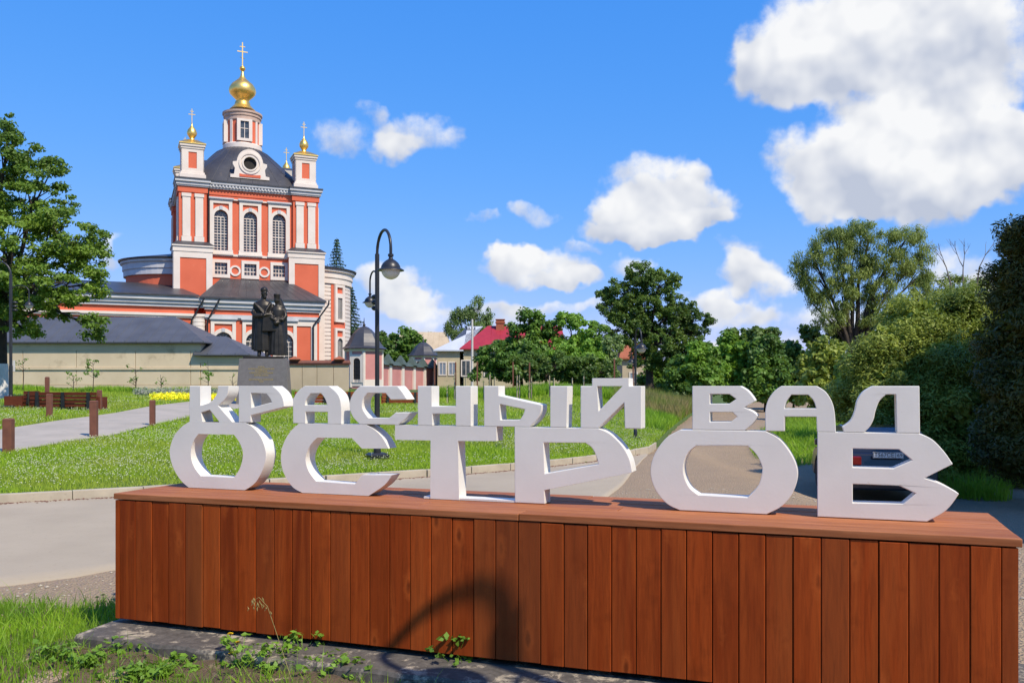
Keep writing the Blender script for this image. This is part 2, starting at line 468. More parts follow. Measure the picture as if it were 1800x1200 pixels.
# ------------------------------------------------------------------ mesh helpers
class MB:
    """collects shapes and links them as one mesh object"""

    def __init__(self):
        self.v, self.f = [], []

    def add(self, vs, fs):
        k = len(self.v)
        self.v += [tuple(p) for p in vs]
        self.f += [tuple(i + k for i in f) for f in fs]
        return self

    def box(self, x0, x1, y0, y1, z0, z1):
        return self.add([(x0, y0, z0), (x1, y0, z0), (x1, y1, z0), (x0, y1, z0), (x0, y0, z1), (x1, y0, z1), (x1, y1, z1), (x0, y1, z1)],
                        [(3, 2, 1, 0), (4, 5, 6, 7), (0, 1, 5, 4), (1, 2, 6, 5), (2, 3, 7, 6), (3, 0, 4, 7)])

    def frustum(self, x0, x1, y0, y1, z0, z1, ix, iy=None):
        iy = ix if iy is None else iy
        return self.add([(x0, y0, z0), (x1, y0, z0), (x1, y1, z0), (x0, y1, z0), (x0 + ix, y0 + iy, z1), (x1 - ix, y0 + iy, z1), (x1 - ix, y1 - iy, z1), (x0 + ix, y1 - iy, z1)],
                        [(3, 2, 1, 0), (4, 5, 6, 7), (0, 1, 5, 4), (1, 2, 6, 5), (2, 3, 7, 6), (3, 0, 4, 7)])

    def rings(self, rings, cap=True, closed=True):
        n = len(rings[0])
        k = len(self.v)
        for r in rings:
            self.v += [tuple(p) for p in r]
        for i in range(len(rings) - 1):
            for j in range(n if closed else n - 1):
                a, b = k + i * n + j, k + i * n + (j + 1) % n
                self.f.append((a, b, b + n, a + n))
        if cap and closed:
            self.f.append(tuple(range(k + n - 1, k - 1, -1)))
            m = k + (len(rings) - 1) * n
            self.f.append(tuple(range(m, m + n)))
        return self

    def lathe(self, prof, c=(0, 0, 0), n=20, a0=0., a1=2 * math.pi, sx=1., sy=1., cap=True):
        full = abs(a1 - a0 - 2 * math.pi) < 1e-6
        m = n if full else n + 1
        rings = [[(c[0] + sx * r * math.cos(a0 + (a1 - a0) * j / n), c[1] + sy * r * math.sin(a0 + (a1 - a0) * j / n), c[2] + z) for j in range(m)] for r, z in prof]
        return self.rings(rings, cap and full, full)

    def tube(self, pts, rad, n=6, cap=True):
        pts = [Vector(p) for p in pts]
        if not hasattr(rad, '__len__'):
            rad = [rad] * len(pts)
        up = Vector((.13, .31, .94)).normalized()
        rings = []
        for i, p in enumerate(pts):
            d = (pts[min(i + 1, len(pts) - 1)] - pts[max(i - 1, 0)])
            d = d.normalized() if d.length > 1e-9 else Vector((0, 0, 1))
            s = d.cross(up)
            if s.length < .05:
                s = d.cross(Vector((1, 0, 0)))
            s.normalize()
            t = s.cross(d)
            rings.append([p + (s * math.cos(2 * math.pi * j / n) + t * math.sin(2 * math.pi * j / n)) * rad[i] for j in range(n)])
        return self.rings(rings, cap)

    def sphere(self, c, r, n=14, m=8, rz=None):
        rz = r if rz is None else rz
        prof = [(max(.0005, r * math.sin(math.pi * i / m)), -rz * math.cos(math.pi * i / m)) for i in range(m + 1)]
        return self.lathe(prof, c, n)

    def plate(self, outer, holes, y0, y1):
        """a slab cut from an outline with holes; outline in (x, z), thickness along y"""
        loops = [outer] + list(holes)
        flat = [p for l in loops for p in l]
        tris = tessellate_polygon([[Vector((p[0], p[1], 0)) for p in l] for l in loops])
        n = len(flat)
        vs_ = [(p[0], y0, p[1]) for p in flat] + [(p[0], y1, p[1]) for p in flat]
        fs = [t for t in tris] + [tuple(i + n for i in reversed(t)) for t in tris]
        k = 0
        for l in loops:
            m = len(l)
            for i in range(m):
                a, b = k + i, k + (i + 1) % m
                fs.append((a, b, b + n, a + n))
            k += m
        return self.add(vs_, fs)

    def xform(self, mat):
        self.v = [tuple(mat @ Vector(p)) for p in self.v]
        return self

    def mesh(self, name, mat=None, smooth=None):
        me = bpy.data.meshes.new(name)
        me.from_pydata(self.v, [], self.f)
        bm = bmesh.new()
        bm.from_mesh(me)
        bmesh.ops.recalc_face_normals(bm, faces=bm.faces)
        bm.to_mesh(me)
        bm.free()
        if mat is not None:
            me.materials.append(mat)
        if smooth is not None:
            me.shade_smooth()
            me.set_sharp_from_angle(angle=R(smooth))
        return me

    def build(self, name, mat, parent=None, smooth=None, bevel=None, loc=None, rz=None):
        o = bpy.data.objects.new(name, self.mesh(name, mat, smooth))
        COL.objects.link(o)
        o.parent = parent
        if loc is not None:
            o.location = loc
        if rz is not None:
            o.rotation_euler.z = rz
        if bevel:
            b = o.modifiers.new('bevel', 'BEVEL')
            b.width = bevel
            b.segments = 2
            b.limit_method = 'ANGLE'
            b.angle_limit = R(35)
        return o


def place(name, me, parent, loc=(0, 0, 0), rz=0.):
    o = bpy.data.objects.new(name, me)
    COL.objects.link(o)
    o.parent = parent
    o.location = loc
    o.rotation_euler.z = rz
    return o


def tag(o, label=None, cat=None, group=None, kind=None):
    for k, v in (('label', label), ('category', cat), ('group', group), ('kind', kind)):
        if v:
            o[k] = v
    return o


def empty(name, loc=(0, 0, 0), rz=0., label=None, cat=None, group=None):
    o = bpy.data.objects.new(name, None)
    COL.objects.link(o)
    o.location = loc
    o.rotation_euler.z = rz
    o.empty_display_size = .2
    return tag(o, label, cat, group)


def np_mesh(name, V, F, mat, nper=None, smooth=False):
    """big mesh from numpy arrays; F is (n,3) or (n,4)"""
    me = bpy.data.meshes.new(name)
    V = np.ascontiguousarray(V, dtype=np.float32)
    F = np.ascontiguousarray(F, dtype=np.int32)
    me.vertices.add(len(V))
    me.vertices.foreach_set('co', V.ravel())
    k = F.shape[1]
    me.loops.add(F.size)
    me.loops.foreach_set('vertex_index', F.ravel())
    me.polygons.add(len(F))
    me.polygons.foreach_set('loop_start', np.arange(0, F.size, k, dtype=np.int32))
    me.polygons.foreach_set('use_smooth', np.full(len(F), smooth, dtype=bool))
    me.update(calc_edges=True)
    me.validate()
    me.materials.append(mat)
    return me


def np_obj(name, V, F, mat, parent=None, smooth=False):
    o = bpy.data.objects.new(name, np_mesh(name, V, F, mat, smooth=smooth))
    COL.objects.link(o)
    o.parent = parent
    return o


def smooth_loop(pts, n=5):
    """closed outline: points flagged with a third value are smooth, the rest are corners"""
    out = []
    m = len(pts)
    for i in range(m):
        p0, p1, p2, p3 = pts[i - 1], pts[i], pts[(i + 1) % m], pts[(i + 2) % m]
        s1, s2 = len(p1) > 2, len(p2) > 2
        out.append((p1[0], p1[1]))
        if s1 or s2:
            a = p0 if s1 else p1
            d = p3 if s2 else p2
            for k in range(1, n):
                t = k / n
                q = []
                for c in (0, 1):
                    b0, b1, b2, b3 = a[c], p1[c], p2[c], d[c]
                    q.append(.5 * (2 * b1 + (b2 - b0) * t + (2 * b0 - 5 * b1 + 4 * b2 - b3) * t * t + (3 * b1 - b0 - 3 * b2 + b3) * t ** 3))
                out.append(tuple(q))
    return out


def text_mesh(body, size, mat, name, depth=.002, width=None):
    """flat lettering as a mesh lying in the xz plane, centred on the origin, facing -y"""
    cu = bpy.data.curves.new(name, 'FONT')
    cu.body = body
    cu.size = size
    cu.extrude = depth
    cu.align_x = 'CENTER'
    cu.align_y = 'CENTER'
    cu.resolution_u = 2
    o = bpy.data.objects.new(name, cu)
    COL.objects.link(o)
    dg = bpy.context.evaluated_depsgraph_get()
    me = bpy.data.meshes.new_from_object(o.evaluated_get(dg))
    bpy.data.objects.remove(o)
    me.transform(Matrix.Rotation(R(90), 4, 'X'))
    if width:
        xs = [v.co.x for v in me.vertices]
        if xs:
            me.transform(Matrix.Diagonal((width / (max(xs) - min(xs)), 1, 1, 1)))
    me.materials.clear()
    me.materials.append(mat)
    me.name = name
    return me


# ------------------------------------------------------------------ terrain
KERB = [(-40, -4.5), (-20, 6.4), (-12, 10.6), (-7.5, 13.0), (-6.14, 13.75), (-4.2, 15.0), (-2.31, 16.3), (-.9, 17.3), (.35, 18.4), (1.7, 20.0), (2.99, 21.9), (3.55, 23.0), (4.1, 25.1),
        (5.8, 32.7), (7.8, 41), (10.4, 51.6), (14.5, 64), (20, 79), (30, 105), (60, 160)]
KX = np.array([p[0] for p in KERB], float)
KY = np.array([p[1] for p in KERB], float)


def kerb_y(x):
    return np.interp(x, KX, KY)


def sstep(a, b, x):
    t = np.clip((x - a) / (b - a), 0, 1)
    return t * t * (3 - 2 * t)


def hz(x, y):
    x = np.asarray(x, float)
    y = np.asarray(y, float)
    d = np.full(np.broadcast(x, y).shape, 1e9)
    for i in range(len(KX) - 1):
        ex, ey = KX[i + 1] - KX[i], KY[i + 1] - KY[i]
        t = np.clip(((x - KX[i]) * ex + (y - KY[i]) * ey) / (ex * ex + ey * ey), 0, 1)
        d = np.minimum(d, np.hypot(x - KX[i] - t * ex, y - KY[i] - t * ey))
    ins = y > kerb_y(x)
    amp = 1.5 + .5 * sstep(-8, 2, x)
    ln = 18 - 9 * sstep(22, 36, y) * sstep(-1, 3, x)
    up = .11 + amp * (1 - np.exp(-d / ln))
    dip = -.45 * sstep(4.2, 6.2, x) * sstep(9, 12.5, y) * (1 - sstep(24, 34, y))
    return np.where(ins, up, dip)


def hz1(x, y):
    return float(hz(np.array([x]), np.array([y]))[0])


def at(px, py, Y):
    """the point at depth Y that the photograph shows at column px, row py"""
    return Vector(((px - CX) / FPX * Y, Y, EYE - (py - HY) / FPX * Y))


def ground_at(px, py, y0=4., y1=120.):
    """where the ray through a photograph pixel meets the terrain"""
    ys = np.linspace(y0, y1, 4000)
    g = hz((px - CX) / FPX * ys, ys) - (EYE - (py - HY) / FPX * ys)
    i = int(np.argmax(g > 0)) if (g > 0).any() else len(ys) - 1
    Y = ys[i]
    return Vector(((px - CX) / FPX * Y, Y, hz1((px - CX) / FPX * Y, Y)))


def in_poly(x, y, poly):
    c = np.zeros(x.shape, bool)
    n = len(poly)
    for i in range(n):
        x0, y0 = poly[i][:2]
        x1, y1 = poly[(i + 1) % n][:2]
        k = ((y0 > y) != (y1 > y)) & (x < (x1 - x0) * (y - y0) / (y1 - y0 + 1e-12) + x0)
        c ^= k
    return c


def grid_mesh(xs, ys, zf, keep=None):
    X, Y = np.meshgrid(xs, ys)
    V = np.stack([X.ravel(), Y.ravel(), zf(X.ravel(), Y.ravel())], 1)
    nx, ny = len(xs), len(ys)
    i, j = np.meshgrid(np.arange(nx - 1), np.arange(ny - 1))
    a = (j * nx + i).ravel()
    F = np.stack([a, a + 1, a + 1 + nx, a + nx], 1)
    return V, F


rng = np.random.default_rng(7)
xs = np.concatenate([np.linspace(-700, -60, 14), np.linspace(-55, -12, 30), np.linspace(-11.5, 14, 90), np.linspace(15, 60, 40), np.linspace(70, 700, 14)])
ys = np.concatenate([np.linspace(-300, -12, 10), np.linspace(-10, 2, 14), np.linspace(2.3, 30, 100), np.linspace(30.6, 90, 80), np.linspace(95, 1200, 24)])


def ground_z(x, y):
    z = hz(x, y)
    ins = y > kerb_y(x) - .05
    z = np.where(ins, np.minimum(z - .25, z * .0 - .12) * (y < 60) + (z - .25) * (y >= 60), z)
    rough = .012 * np.sin(7.1 * x + 1.3 * y) * np.sin(5.3 * y - 2.1 * x) + .01 * np.sin(13 * x) * np.sin(11 * y + x)
    u = (x + 2.695) * .943 - (y - 6.03) * .334
    v = (x + 2.695) * .334 + (y - 6.03) * .943
    z = z + .05 * sstep(-.75, -.4, v) * sstep(-.5, 0, u) * (v < .5)     # earth banked against the footing
    return z + np.where((y < 6.9) & (x < 3), rough, rough * .12) - np.where(y < 6.9, .012, .006)


tag(np_obj('ground', *grid_mesh(xs, ys, ground_z), M['earth'], smooth=True), kind='structure')


def soil_sheet():
    V, F = grid_mesh(np.linspace(-5.4, 2.2, 90), np.linspace(3.2, 6.9, 60), lambda x, y: ground_z(x, y) + .006)
    c = V[F].mean(1)
    edge = 6.62 + .25 * np.sin(c[:, 0] * 3.1) + .15 * np.sin(c[:, 0] * 7.7) - .1 * (c[:, 0] + 3)
    v = (c[:, 0] + 2.695) * .334 + (c[:, 1] - 6.03) * .943
    return V, F[(c[:, 1] < edge) & (v < .6)]


tag(np_obj('soil', *soil_sheet(), M['soil'], smooth=True), kind='structure')


# lawn: columns that start behind the kerb
def lawn_sheet():
    xs = np.concatenate([np.linspace(-60, -16, 30), np.linspace(-15.5, 6, 110), np.linspace(6.3, 20, 40), np.linspace(21, 45, 16)])
    t = np.concatenate([[-.05, 0, .15, .4], np.linspace(.8, 20, 50), np.linspace(21, 60, 50), np.linspace(65, 130, 16)])
    X = np.repeat(xs[None, :], len(t), 0)
    Y = kerb_y(X) + .06 + t[:, None]
    Zl = hz(X.ravel(), Y.ravel())
    Zl[:len(xs)] = -.1
    V = np.stack([X.ravel(), Y.ravel(), Zl], 1)
    nx, ny = len(xs), len(t)
    i, j = np.meshgrid(np.arange(nx - 1), np.arange(ny - 1))
    a = (j * nx + i).ravel()
    return V, np.stack([a, a + 1, a + 1 + nx, a + nx], 1)


tag(np_obj('lawn', *lawn_sheet(), M['lawn_soil'], smooth=True), kind='structure')


# asphalt road between the kerb and the gravel, its near edge ragged
def road_sheet():
    xs = np.linspace(-34, 3.4, 210)
    far = kerb_y(xs) - .004
    near = np.interp(xs, [-34, -12, -6, -4.3, -3.6, -2.2, -.5, .5, 1.2, 1.9, 2.6, 3.4], [-9, 2.2, 6.4, 7.65, 8.35, 8.9, 9.9, 11.0, 12.6, 15.2, 18.8, 22.2])
    r = np.random.default_rng(3)
    near = near + np.convolve(r.normal(0, .16, 220), np.ones(5) / 5, 'same')[:210]
    near = np.minimum(near, far - .02)
    T = np.concatenate([[0], np.linspace(.004, 1, 13)])
    X = np.repeat(xs[None, :], 14, 0)
    Y = near[None, :] + (far - near)[None, :] * T[:, None]
    Z = np.maximum(hz(X.ravel(), np.minimum(Y.ravel(), kerb_y(X.ravel()) - .01)), 0) + .004
    Z[:210] -= .03
    V = np.stack([X.ravel(), Y.ravel(), Z], 1)
    i, j = np.meshgrid(np.arange(209), np.arange(13))
    a = (j * 210 + i).ravel()
    return V, np.stack([a, a + 1, a + 211, a + 210], 1)


tag(np_obj('road', *road_sheet(), M['asphalt'], smooth=True), kind='structure')

# kerb stones along the road edge
kerb = tag(empty('kerb', (0, 0, 0)), kind='structure')
acc = []
pts = [Vector((a, b)) for a, b in KERB if -21 < a < 4.2]
for i in range(len(pts) - 1):
    n = max(1, int((pts[i + 1] - pts[i]).length / .05))
    acc += [pts[i].lerp(pts[i + 1], k / n) for k in range(n)]
rnd = random.Random(2)
km = MB().box(-.497, .497, 0, .15, -.1, .135)
kerb_me = km.mesh('kerb_stone', M['kerb'])
s, last = 0., acc[0]
marks = [acc[0]]
for p in acc[1:]:
    s += (p - last).length
    last = p
    if s >= 1.0:
        marks.append(p)
        s = 0.
for a, b in zip(marks, marks[1:]):
    c, d = (a + b) / 2, b - a
    o = place('kerb_stone', kerb_me, kerb, (c.x, c.y, rnd.uniform(-.008, .006)), math.atan2(d.y, d.x) + rnd.uniform(-.008, .008))
    bv = o.modifiers.new('bevel', 'BEVEL')
    bv.width = .008
    bv.segments = 2

# the paved path and the plaza in front of the monument
PNEAR = [(-90, 817), (0, 799), (100, 782), (210, 764), (262, 750), (330, 735), (400, 722), (500, 714), (640, 707)]
PFAR = [(-90, 771), (0, 757), (100, 741), (160, 733), (203, 727), (330, 707), (400, 704), (500, 701), (640, 697)]
pn = [ground_at(*p) for p in PNEAR]
pf = [ground_at(*p) for p in PFAR]
PATH_POLY = [(p.x, p.y) for p in pn] + [(p.x, p.y) for p in reversed(pf)]


def path_sheet():
    V, n, m = [], 60, 14
    ts = np.linspace(0, len(pn) - 1, n)
    for t in ts:
        i = min(int(t), len(pn) - 2)
        a = pn[i].lerp(pn[i + 1], t - i)
        b = pf[i].lerp(pf[i + 1], t - i)
        for k in range(m):
            q = a.lerp(b, k / (m - 1))
            V.append((q.x, q.y, hz1(q.x, q.y) + .03))
    i, j = np.meshgrid(np.arange(m - 1), np.arange(n - 1))
    a = (j * m + i).ravel()
    return np.array(V), np.stack([a, a + 1, a + m + 1, a + m], 1)


tag(np_obj('path', *path_sheet(), M['paving'], smooth=True), kind='structure')

# ------------------------------------------------------------------ plinth, footing and letters
SIGN_RZ = math.atan2(-.334, .943)
FL = Vector((-2.695, 6.03))
UX, NX = Vector((.943, -.334)), Vector((.334, .943))
PL, PD, PTOP = 5.42, .93, EYE - .727


def footing():
    m = MB()
    n = 60
    r = random.Random(9)
    front = [(-.05 + (PL + .4) * i / n, -.30 + r.uniform(-.012, .012)) for i in range(n + 1)]
    back = [(-.02 + (PL + .37) * i / n, PD + .12) for i in range(n + 1)]
    rows = []
    for (fx, fy), (bx, by) in zip(front, back):
        j = r.uniform(-.006, .006)
        rows.append([(fx, fy - .012, -.1), (fx, fy, .085 + j), (fx + .002, fy + .014, .106 + j * .5), (fx, .0, .112), (bx, by, .112), (bx, by, -.1)])
    m.rings(rows)
    return m


ft = footing().build('concrete_footing', M['slab'], None, 12, loc=(FL.x, FL.y, 0), rz=SIGN_RZ)
tag(ft, 'black painted concrete footing worn pale, under the wooden plinth', 'footing')

plinth = empty('wooden_plinth', (FL.x, FL.y, 0), SIGN_RZ, 'long red-brown wooden plinth of upright boards carrying the white letters', 'plinth')
NB, BX0, BX1 = 39, .035, PL - .075
bw = (BX1 - BX0) / NB
bme = MB().box(-bw / 2 + .0022, bw / 2 - .0022, 0, .022, -.40, .40).mesh('board', M['board'])
rnd = random.Random(4)
for i in range(NB):
    o = place('board', bme, plinth, (BX0 + bw * (i + .5), .001 + rnd.uniform(-.0025, .0025), .548 + rnd.uniform(-.004, .002)), rnd.uniform(-.006, .006))
    b = o.modifiers.new('bevel', 'BEVEL')
    b.width, b.segments = .0035, 2
tme = MB().box(-.016, .016, 0, .03, -.40, .40).mesh('corner_board', M['board'])
place('corner_board', tme, plinth, (.018, -.001, .546))
tme2 = MB().box(-.034, .034, 0, .03, -.40, .40).mesh('corner_board', M['board'])
place('corner_board', tme2, plinth, (PL - .039, -.001, .546))
ew = (PD - .1) / 6
eme = MB().box(0, .022, -ew / 2 + .002, ew / 2 - .002, -.40, .40).mesh('end_board', M['board'])
for xx in (.004, PL - .026):
    for i in range(6):
        place('end_board', eme, plinth, (xx, .055 + ew * (i + .5), .547))
eb = MB().box(-bw * 6 / 2 + .002, bw * 6 / 2 - .002, 0, .022, -.40, .40).mesh('back_board', M['board'])
for i in range(6):
    place('back_board', eb, plinth, (.03 + bw * 6 * (i + .5) + bw * .5 * 0, PD - .04, .547))
MB().box(.05, PL - .05, .06, PD - .06, .16, .93).build('frame', M['dark'], plinth)
# top planks, each row of two or three lengths
NT_ = 6
pw = (PD + .02) / NT_
for r_ in range(NT_):
    cuts = [0, [2.9, 2.2, 3.4, 1.9, 2.6, 3.1][r_], PL]
    for a, b in zip(cuts, cuts[1:]):
        a2, b2 = a + (.002 if a else -.012), b - (.002 if b < PL else -.012)
        me = MB().box(-(b2 - a2) / 2, (b2 - a2) / 2, -pw / 2 + .002, pw / 2 - .002, -.04, 0).mesh('top_plank', M['topboard'])
        o = place('top_plank', me, plinth, ((a2 + b2) / 2, -.006 + pw * (r_ + .5), PTOP - .001 + rnd.uniform(-.002, .001)))
        bv = o.modifiers.new('bevel', 'BEVEL')
        bv.width, bv.segments = .004, 2

LETTERS = [
('К',[(0.257,0.468),(0.257,0.726),(0.352,0.726),(0.352,0.587),(0.43,0.608,1),(0.48,0.652,1),(0.499,0.695,1),(0.501,0.724),(0.594,0.724),(0.587,0.675,1),(0.56,0.631,1),(0.505,0.586),(0.627,0.473)],[[(0.359,0.535),(0.432,0.555),(0.513,0.476),(0.372,0.474)]]),
('Р',[(0.676,0.466),(0.676,0.724),(0.956,0.721),(1.009,0.686,1),(1.038,0.641,1),(1.05,0.584),(0.778,0.523),(0.778,0.468)],[[(0.778,0.675),(0.903,0.673),(0.933,0.64,1),(0.947,0.613),(0.784,0.576)]]),
('А',[(1.119,0.467),(1.119,0.611,1),(1.134,0.661,1),(1.171,0.701,1),(1.211,0.721),(1.398,0.721),(1.442,0.696,1),(1.479,0.653,1),(1.495,0.58,1),(1.495,0.473),(1.39,0.471),(1.39,0.55),(1.217,0.55),(1.217,0.469)],[[(1.214,0.596),(1.222,0.632,1),(1.259,0.675),(1.338,0.676),(1.367,0.642,1),(1.387,0.596)]]),
('С',[(1.635,0.47),(1.591,0.508,1),(1.565,0.551,1),(1.556,0.598,1),(1.567,0.648,1),(1.597,0.692,1),(1.637,0.721),(1.912,0.721),(1.95,0.683,1),(1.982,0.637),(1.863,0.635),(1.825,0.678),(1.691,0.678),(1.662,0.644,1),(1.652,0.6,1),(1.662,0.562,1),(1.7,0.514),(1.848,0.514),(1.898,0.552),(2.006,0.553),(1.966,0.508,1),(1.914,0.474)],[]),
('О',[(0.252,-0.001),(0.185,0.047,1),(0.121,0.128,1),(0.089,0.211,1),(0.089,0.285,1),(0.127,0.37,1),(0.191,0.433,1),(0.257,0.47),(0.73,0.472),(0.802,0.433,1),(0.862,0.368,1),(0.895,0.293,1),(0.901,0.233,1),(0.873,0.142,1),(0.814,0.054,1),(0.73,-0.006)],[[(0.337,0.384),(0.639,0.384),(0.682,0.334,1),(0.71,0.274,1),(0.708,0.208,1),(0.682,0.141,1),(0.639,0.084),(0.356,0.085),(0.305,0.139,1),(0.275,0.201,1),(0.272,0.268,1),(0.293,0.331,1)]]),
('С',[(1.194,-0.022),(1.119,0.035,1),(1.055,0.113,1),(1.025,0.197,1),(1.029,0.287,1),(1.061,0.362,1),(1.108,0.423,1),(1.167,0.467),(1.678,0.471),(1.743,0.438,1),(1.802,0.386,1),(1.847,0.316),(1.651,0.311),(1.575,0.379),(1.311,0.377),(1.262,0.332,1),(1.228,0.272,1),(1.22,0.212,1),(1.245,0.144,1),(1.3,0.081),(1.597,0.073),(1.651,0.137),(1.873,0.143),(1.818,0.076,1),(1.7,-0.012)],[]),
('Н',[(2.057,0.464),(2.057,0.724),(2.158,0.724),(2.158,0.596),(2.324,0.597),(2.324,0.724),(2.431,0.724),(2.431,0.468),(2.324,0.466),(2.324,0.548),(2.163,0.546),(2.163,0.466)],[]),
('Ы',[(2.518,0.465),(2.518,0.724),(2.617,0.724),(2.617,0.667),(2.9,0.609),(2.896,0.565,1),(2.871,0.519,1),(2.821,0.469)],[[(2.625,0.611),(2.79,0.58),(2.779,0.547,1),(2.757,0.515),(2.629,0.514)]]),
('Ы',[(2.955,0.469),(2.955,0.726),(3.066,0.726),(3.06,0.47)],[]),
('Й',[(3.147,0.47),(3.147,0.728),(3.218,0.728),(3.218,0.772),(3.446,0.772),(3.446,0.73),(3.52,0.73),(3.52,0.474),(3.42,0.473),(3.415,0.625),(3.258,0.474)],[[(3.251,0.722),(3.406,0.725),(3.26,0.575)]]),
('Т',[(2.148,-0.017),(2.15,0.375),(1.895,0.374),(1.895,0.464),(2.603,0.467),(2.603,0.38),(2.341,0.376),(2.349,-0.011)],[]),
('Р',[(2.725,-0.015),(2.722,0.47),(3.262,0.474),(3.333,0.438,1),(3.404,0.37,1),(3.448,0.293,1),(3.467,0.212),(2.918,0.085),(2.921,-0.009)],[[(2.913,0.376),(3.176,0.381),(3.217,0.353,1),(3.244,0.305,1),(3.258,0.255),(2.921,0.187)]]),
('В',[(3.818,0.47),(3.818,0.728),(4.092,0.728),(4.13,0.701,1),(4.157,0.669,1),(4.174,0.642),(4.112,0.604),(4.16,0.581,1),(4.188,0.557),(4.16,0.514,1),(4.112,0.475)],[[(3.92,0.678),(4.029,0.678),(4.067,0.651),(4.029,0.624),(3.92,0.623)],[(3.92,0.574),(4.047,0.575),(4.073,0.549),(4.038,0.521),(3.92,0.519)]]),
('А',[(4.228,0.472),(4.228,0.588,1),(4.244,0.649,1),(4.277,0.697,1),(4.314,0.728),(4.504,0.728),(4.551,0.692,1),(4.585,0.633,1),(4.598,0.567,1),(4.603,0.471),(4.504,0.47),(4.501,0.554),(4.332,0.553),(4.332,0.472)],[[(4.332,0.6),(4.341,0.637,1),(4.367,0.676),(4.458,0.676),(4.486,0.644,1),(4.5,0.601)]]),
('Л',[(4.643,0.47),(4.635,0.5),(4.679,0.537,1),(4.701,0.592,1),(4.712,0.645,1),(4.74,0.692,1),(4.79,0.728),(5.024,0.728),(5.027,0.472),(4.912,0.475),(4.907,0.679),(4.859,0.679),(4.826,0.644,1),(4.807,0.593,1),(4.797,0.546,1),(4.778,0.505,1),(4.748,0.472)],[]),
('О',[(3.747,-0.014),(3.672,0.034,1),(3.608,0.107,1),(3.577,0.188,1),(3.58,0.271,1),(3.615,0.354,1),(3.672,0.425,1),(3.749,0.474),(4.23,0.472),(4.3,0.431,1),(4.358,0.36,1),(4.395,0.283,1),(4.402,0.211,1),(4.375,0.125,1),(4.318,0.05,1),(4.234,-0.009)],[[(3.84,0.378),(4.13,0.385),(4.174,0.343,1),(4.203,0.289,1),(4.21,0.241,1),(4.189,0.161,1),(4.13,0.091),(3.855,0.093),(3.803,0.134,1),(3.772,0.201,1),(3.769,0.27,1),(3.797,0.34,1)]]),
('В',[(4.506,-0.008),(4.506,0.475),(5.027,0.474),(5.086,0.441,1),(5.143,0.379,1),(5.186,0.312),(5.05,0.233),(5.133,0.204,1),(5.216,0.156),(5.154,0.065,1),(5.06,-0.009)],[[(4.69,0.382),(4.923,0.383),(4.988,0.327),(4.896,0.28),(4.69,0.28)],[(4.69,0.188),(4.923,0.188),(5.006,0.149),(4.944,0.089),(4.69,0.085)]]),
]


LOW = {4, 5, 10, 11, 15, 16}            # letters of the lower row


def regular(z, low):
    if z < .03:
        return 0.
    if low and z > .455:
        return .4702
    if not low and z < .48:
        return .4712
    if .712 < z < .735:
        return .7255
    return z


lo_ = FL + NX * .43
gl = empty('letter_sculpture', (lo_.x, lo_.y, PTOP + .001), SIGN_RZ, 'white block letters КРАСНЫЙ stacked on ОСТР on the left of the plinth', 'letters', 'white letter sculptures on the plinth')
gr = empty('letter_sculpture', (lo_.x, lo_.y, PTOP + .001), SIGN_RZ, 'white block letters ВАЛ stacked on ОВ on the right of the plinth', 'letters', 'white letter sculptures on the plinth')
for i, (nm, outer, holes) in enumerate(LETTERS):
    low = i in LOW
    fx = lambda pts: [(p[0], regular(p[1], low)) + tuple(p[2:]) for p in pts]
    if nm == 'Й':
        outer = [(a, b if not (b < .48 and a > 3.3) else .466, *c) for a, b, *c in outer]
    m = MB().plate(smooth_loop(fx(outer)), [smooth_loop(fx(h)) for h in holes], (.0 if low else .0015), .12)
    m.build('letter', M['white'], gl if i < 12 else gr, None, .004)
MB().box(2.10, 2.725, .004, .118, 0, .012).build('base_strip', M['white'], gl)


# ------------------------------------------------------------------ street lamps
def lamp_head(parent, x, z, k, down=.0):
    """hood, brim and frosted globe hanging at (x, 0, z); k scales it"""
    h = MB().lathe([(.03 * k, 0), (.055 * k, -.005 * k), (.055 * k, -.05 * k), (.035 * k, -.06 * k), (.045 * k, -.10 * k), (.10 * k, -.135 * k), (.15 * k, -.18 * k), (.185 * k, -.24 * k), (.19 * k, -.275 * k), (.255 * k, -.31 * k), (.262 * k, -.325 * k), (.18 * k, -.315 * k)], (x, 0, z), 24)
    hood = h.build('lamp_hood', M['iron'], parent, 40)
    prof = [(.185 * k * math.cos(t), -.312 * k - .185 * k * math.sin(t)) for t in [i / 8 * math.pi / 2 for i in range(8)]] + [(.001, -.312 * k - .185 * k)]
    MB().lathe(prof, (x, 0, z), 24, cap=False).build('globe', M['globe'], hood, 60)


def arm_pts(x, z0, top, z1, side):
    """rises from the pole, turns over and comes down at x"""
    pts = [(0, 0, z0)]
    for i in range(17):
        a = math.pi * i / 16
        pts.append((x / 2 - x / 2 * math.cos(a), 0, (z0 if i <= 8 else z1) * 0 + (top - .42) + .42 * math.sin(a)))
    pts.append((x, 0, z1))
    return pts


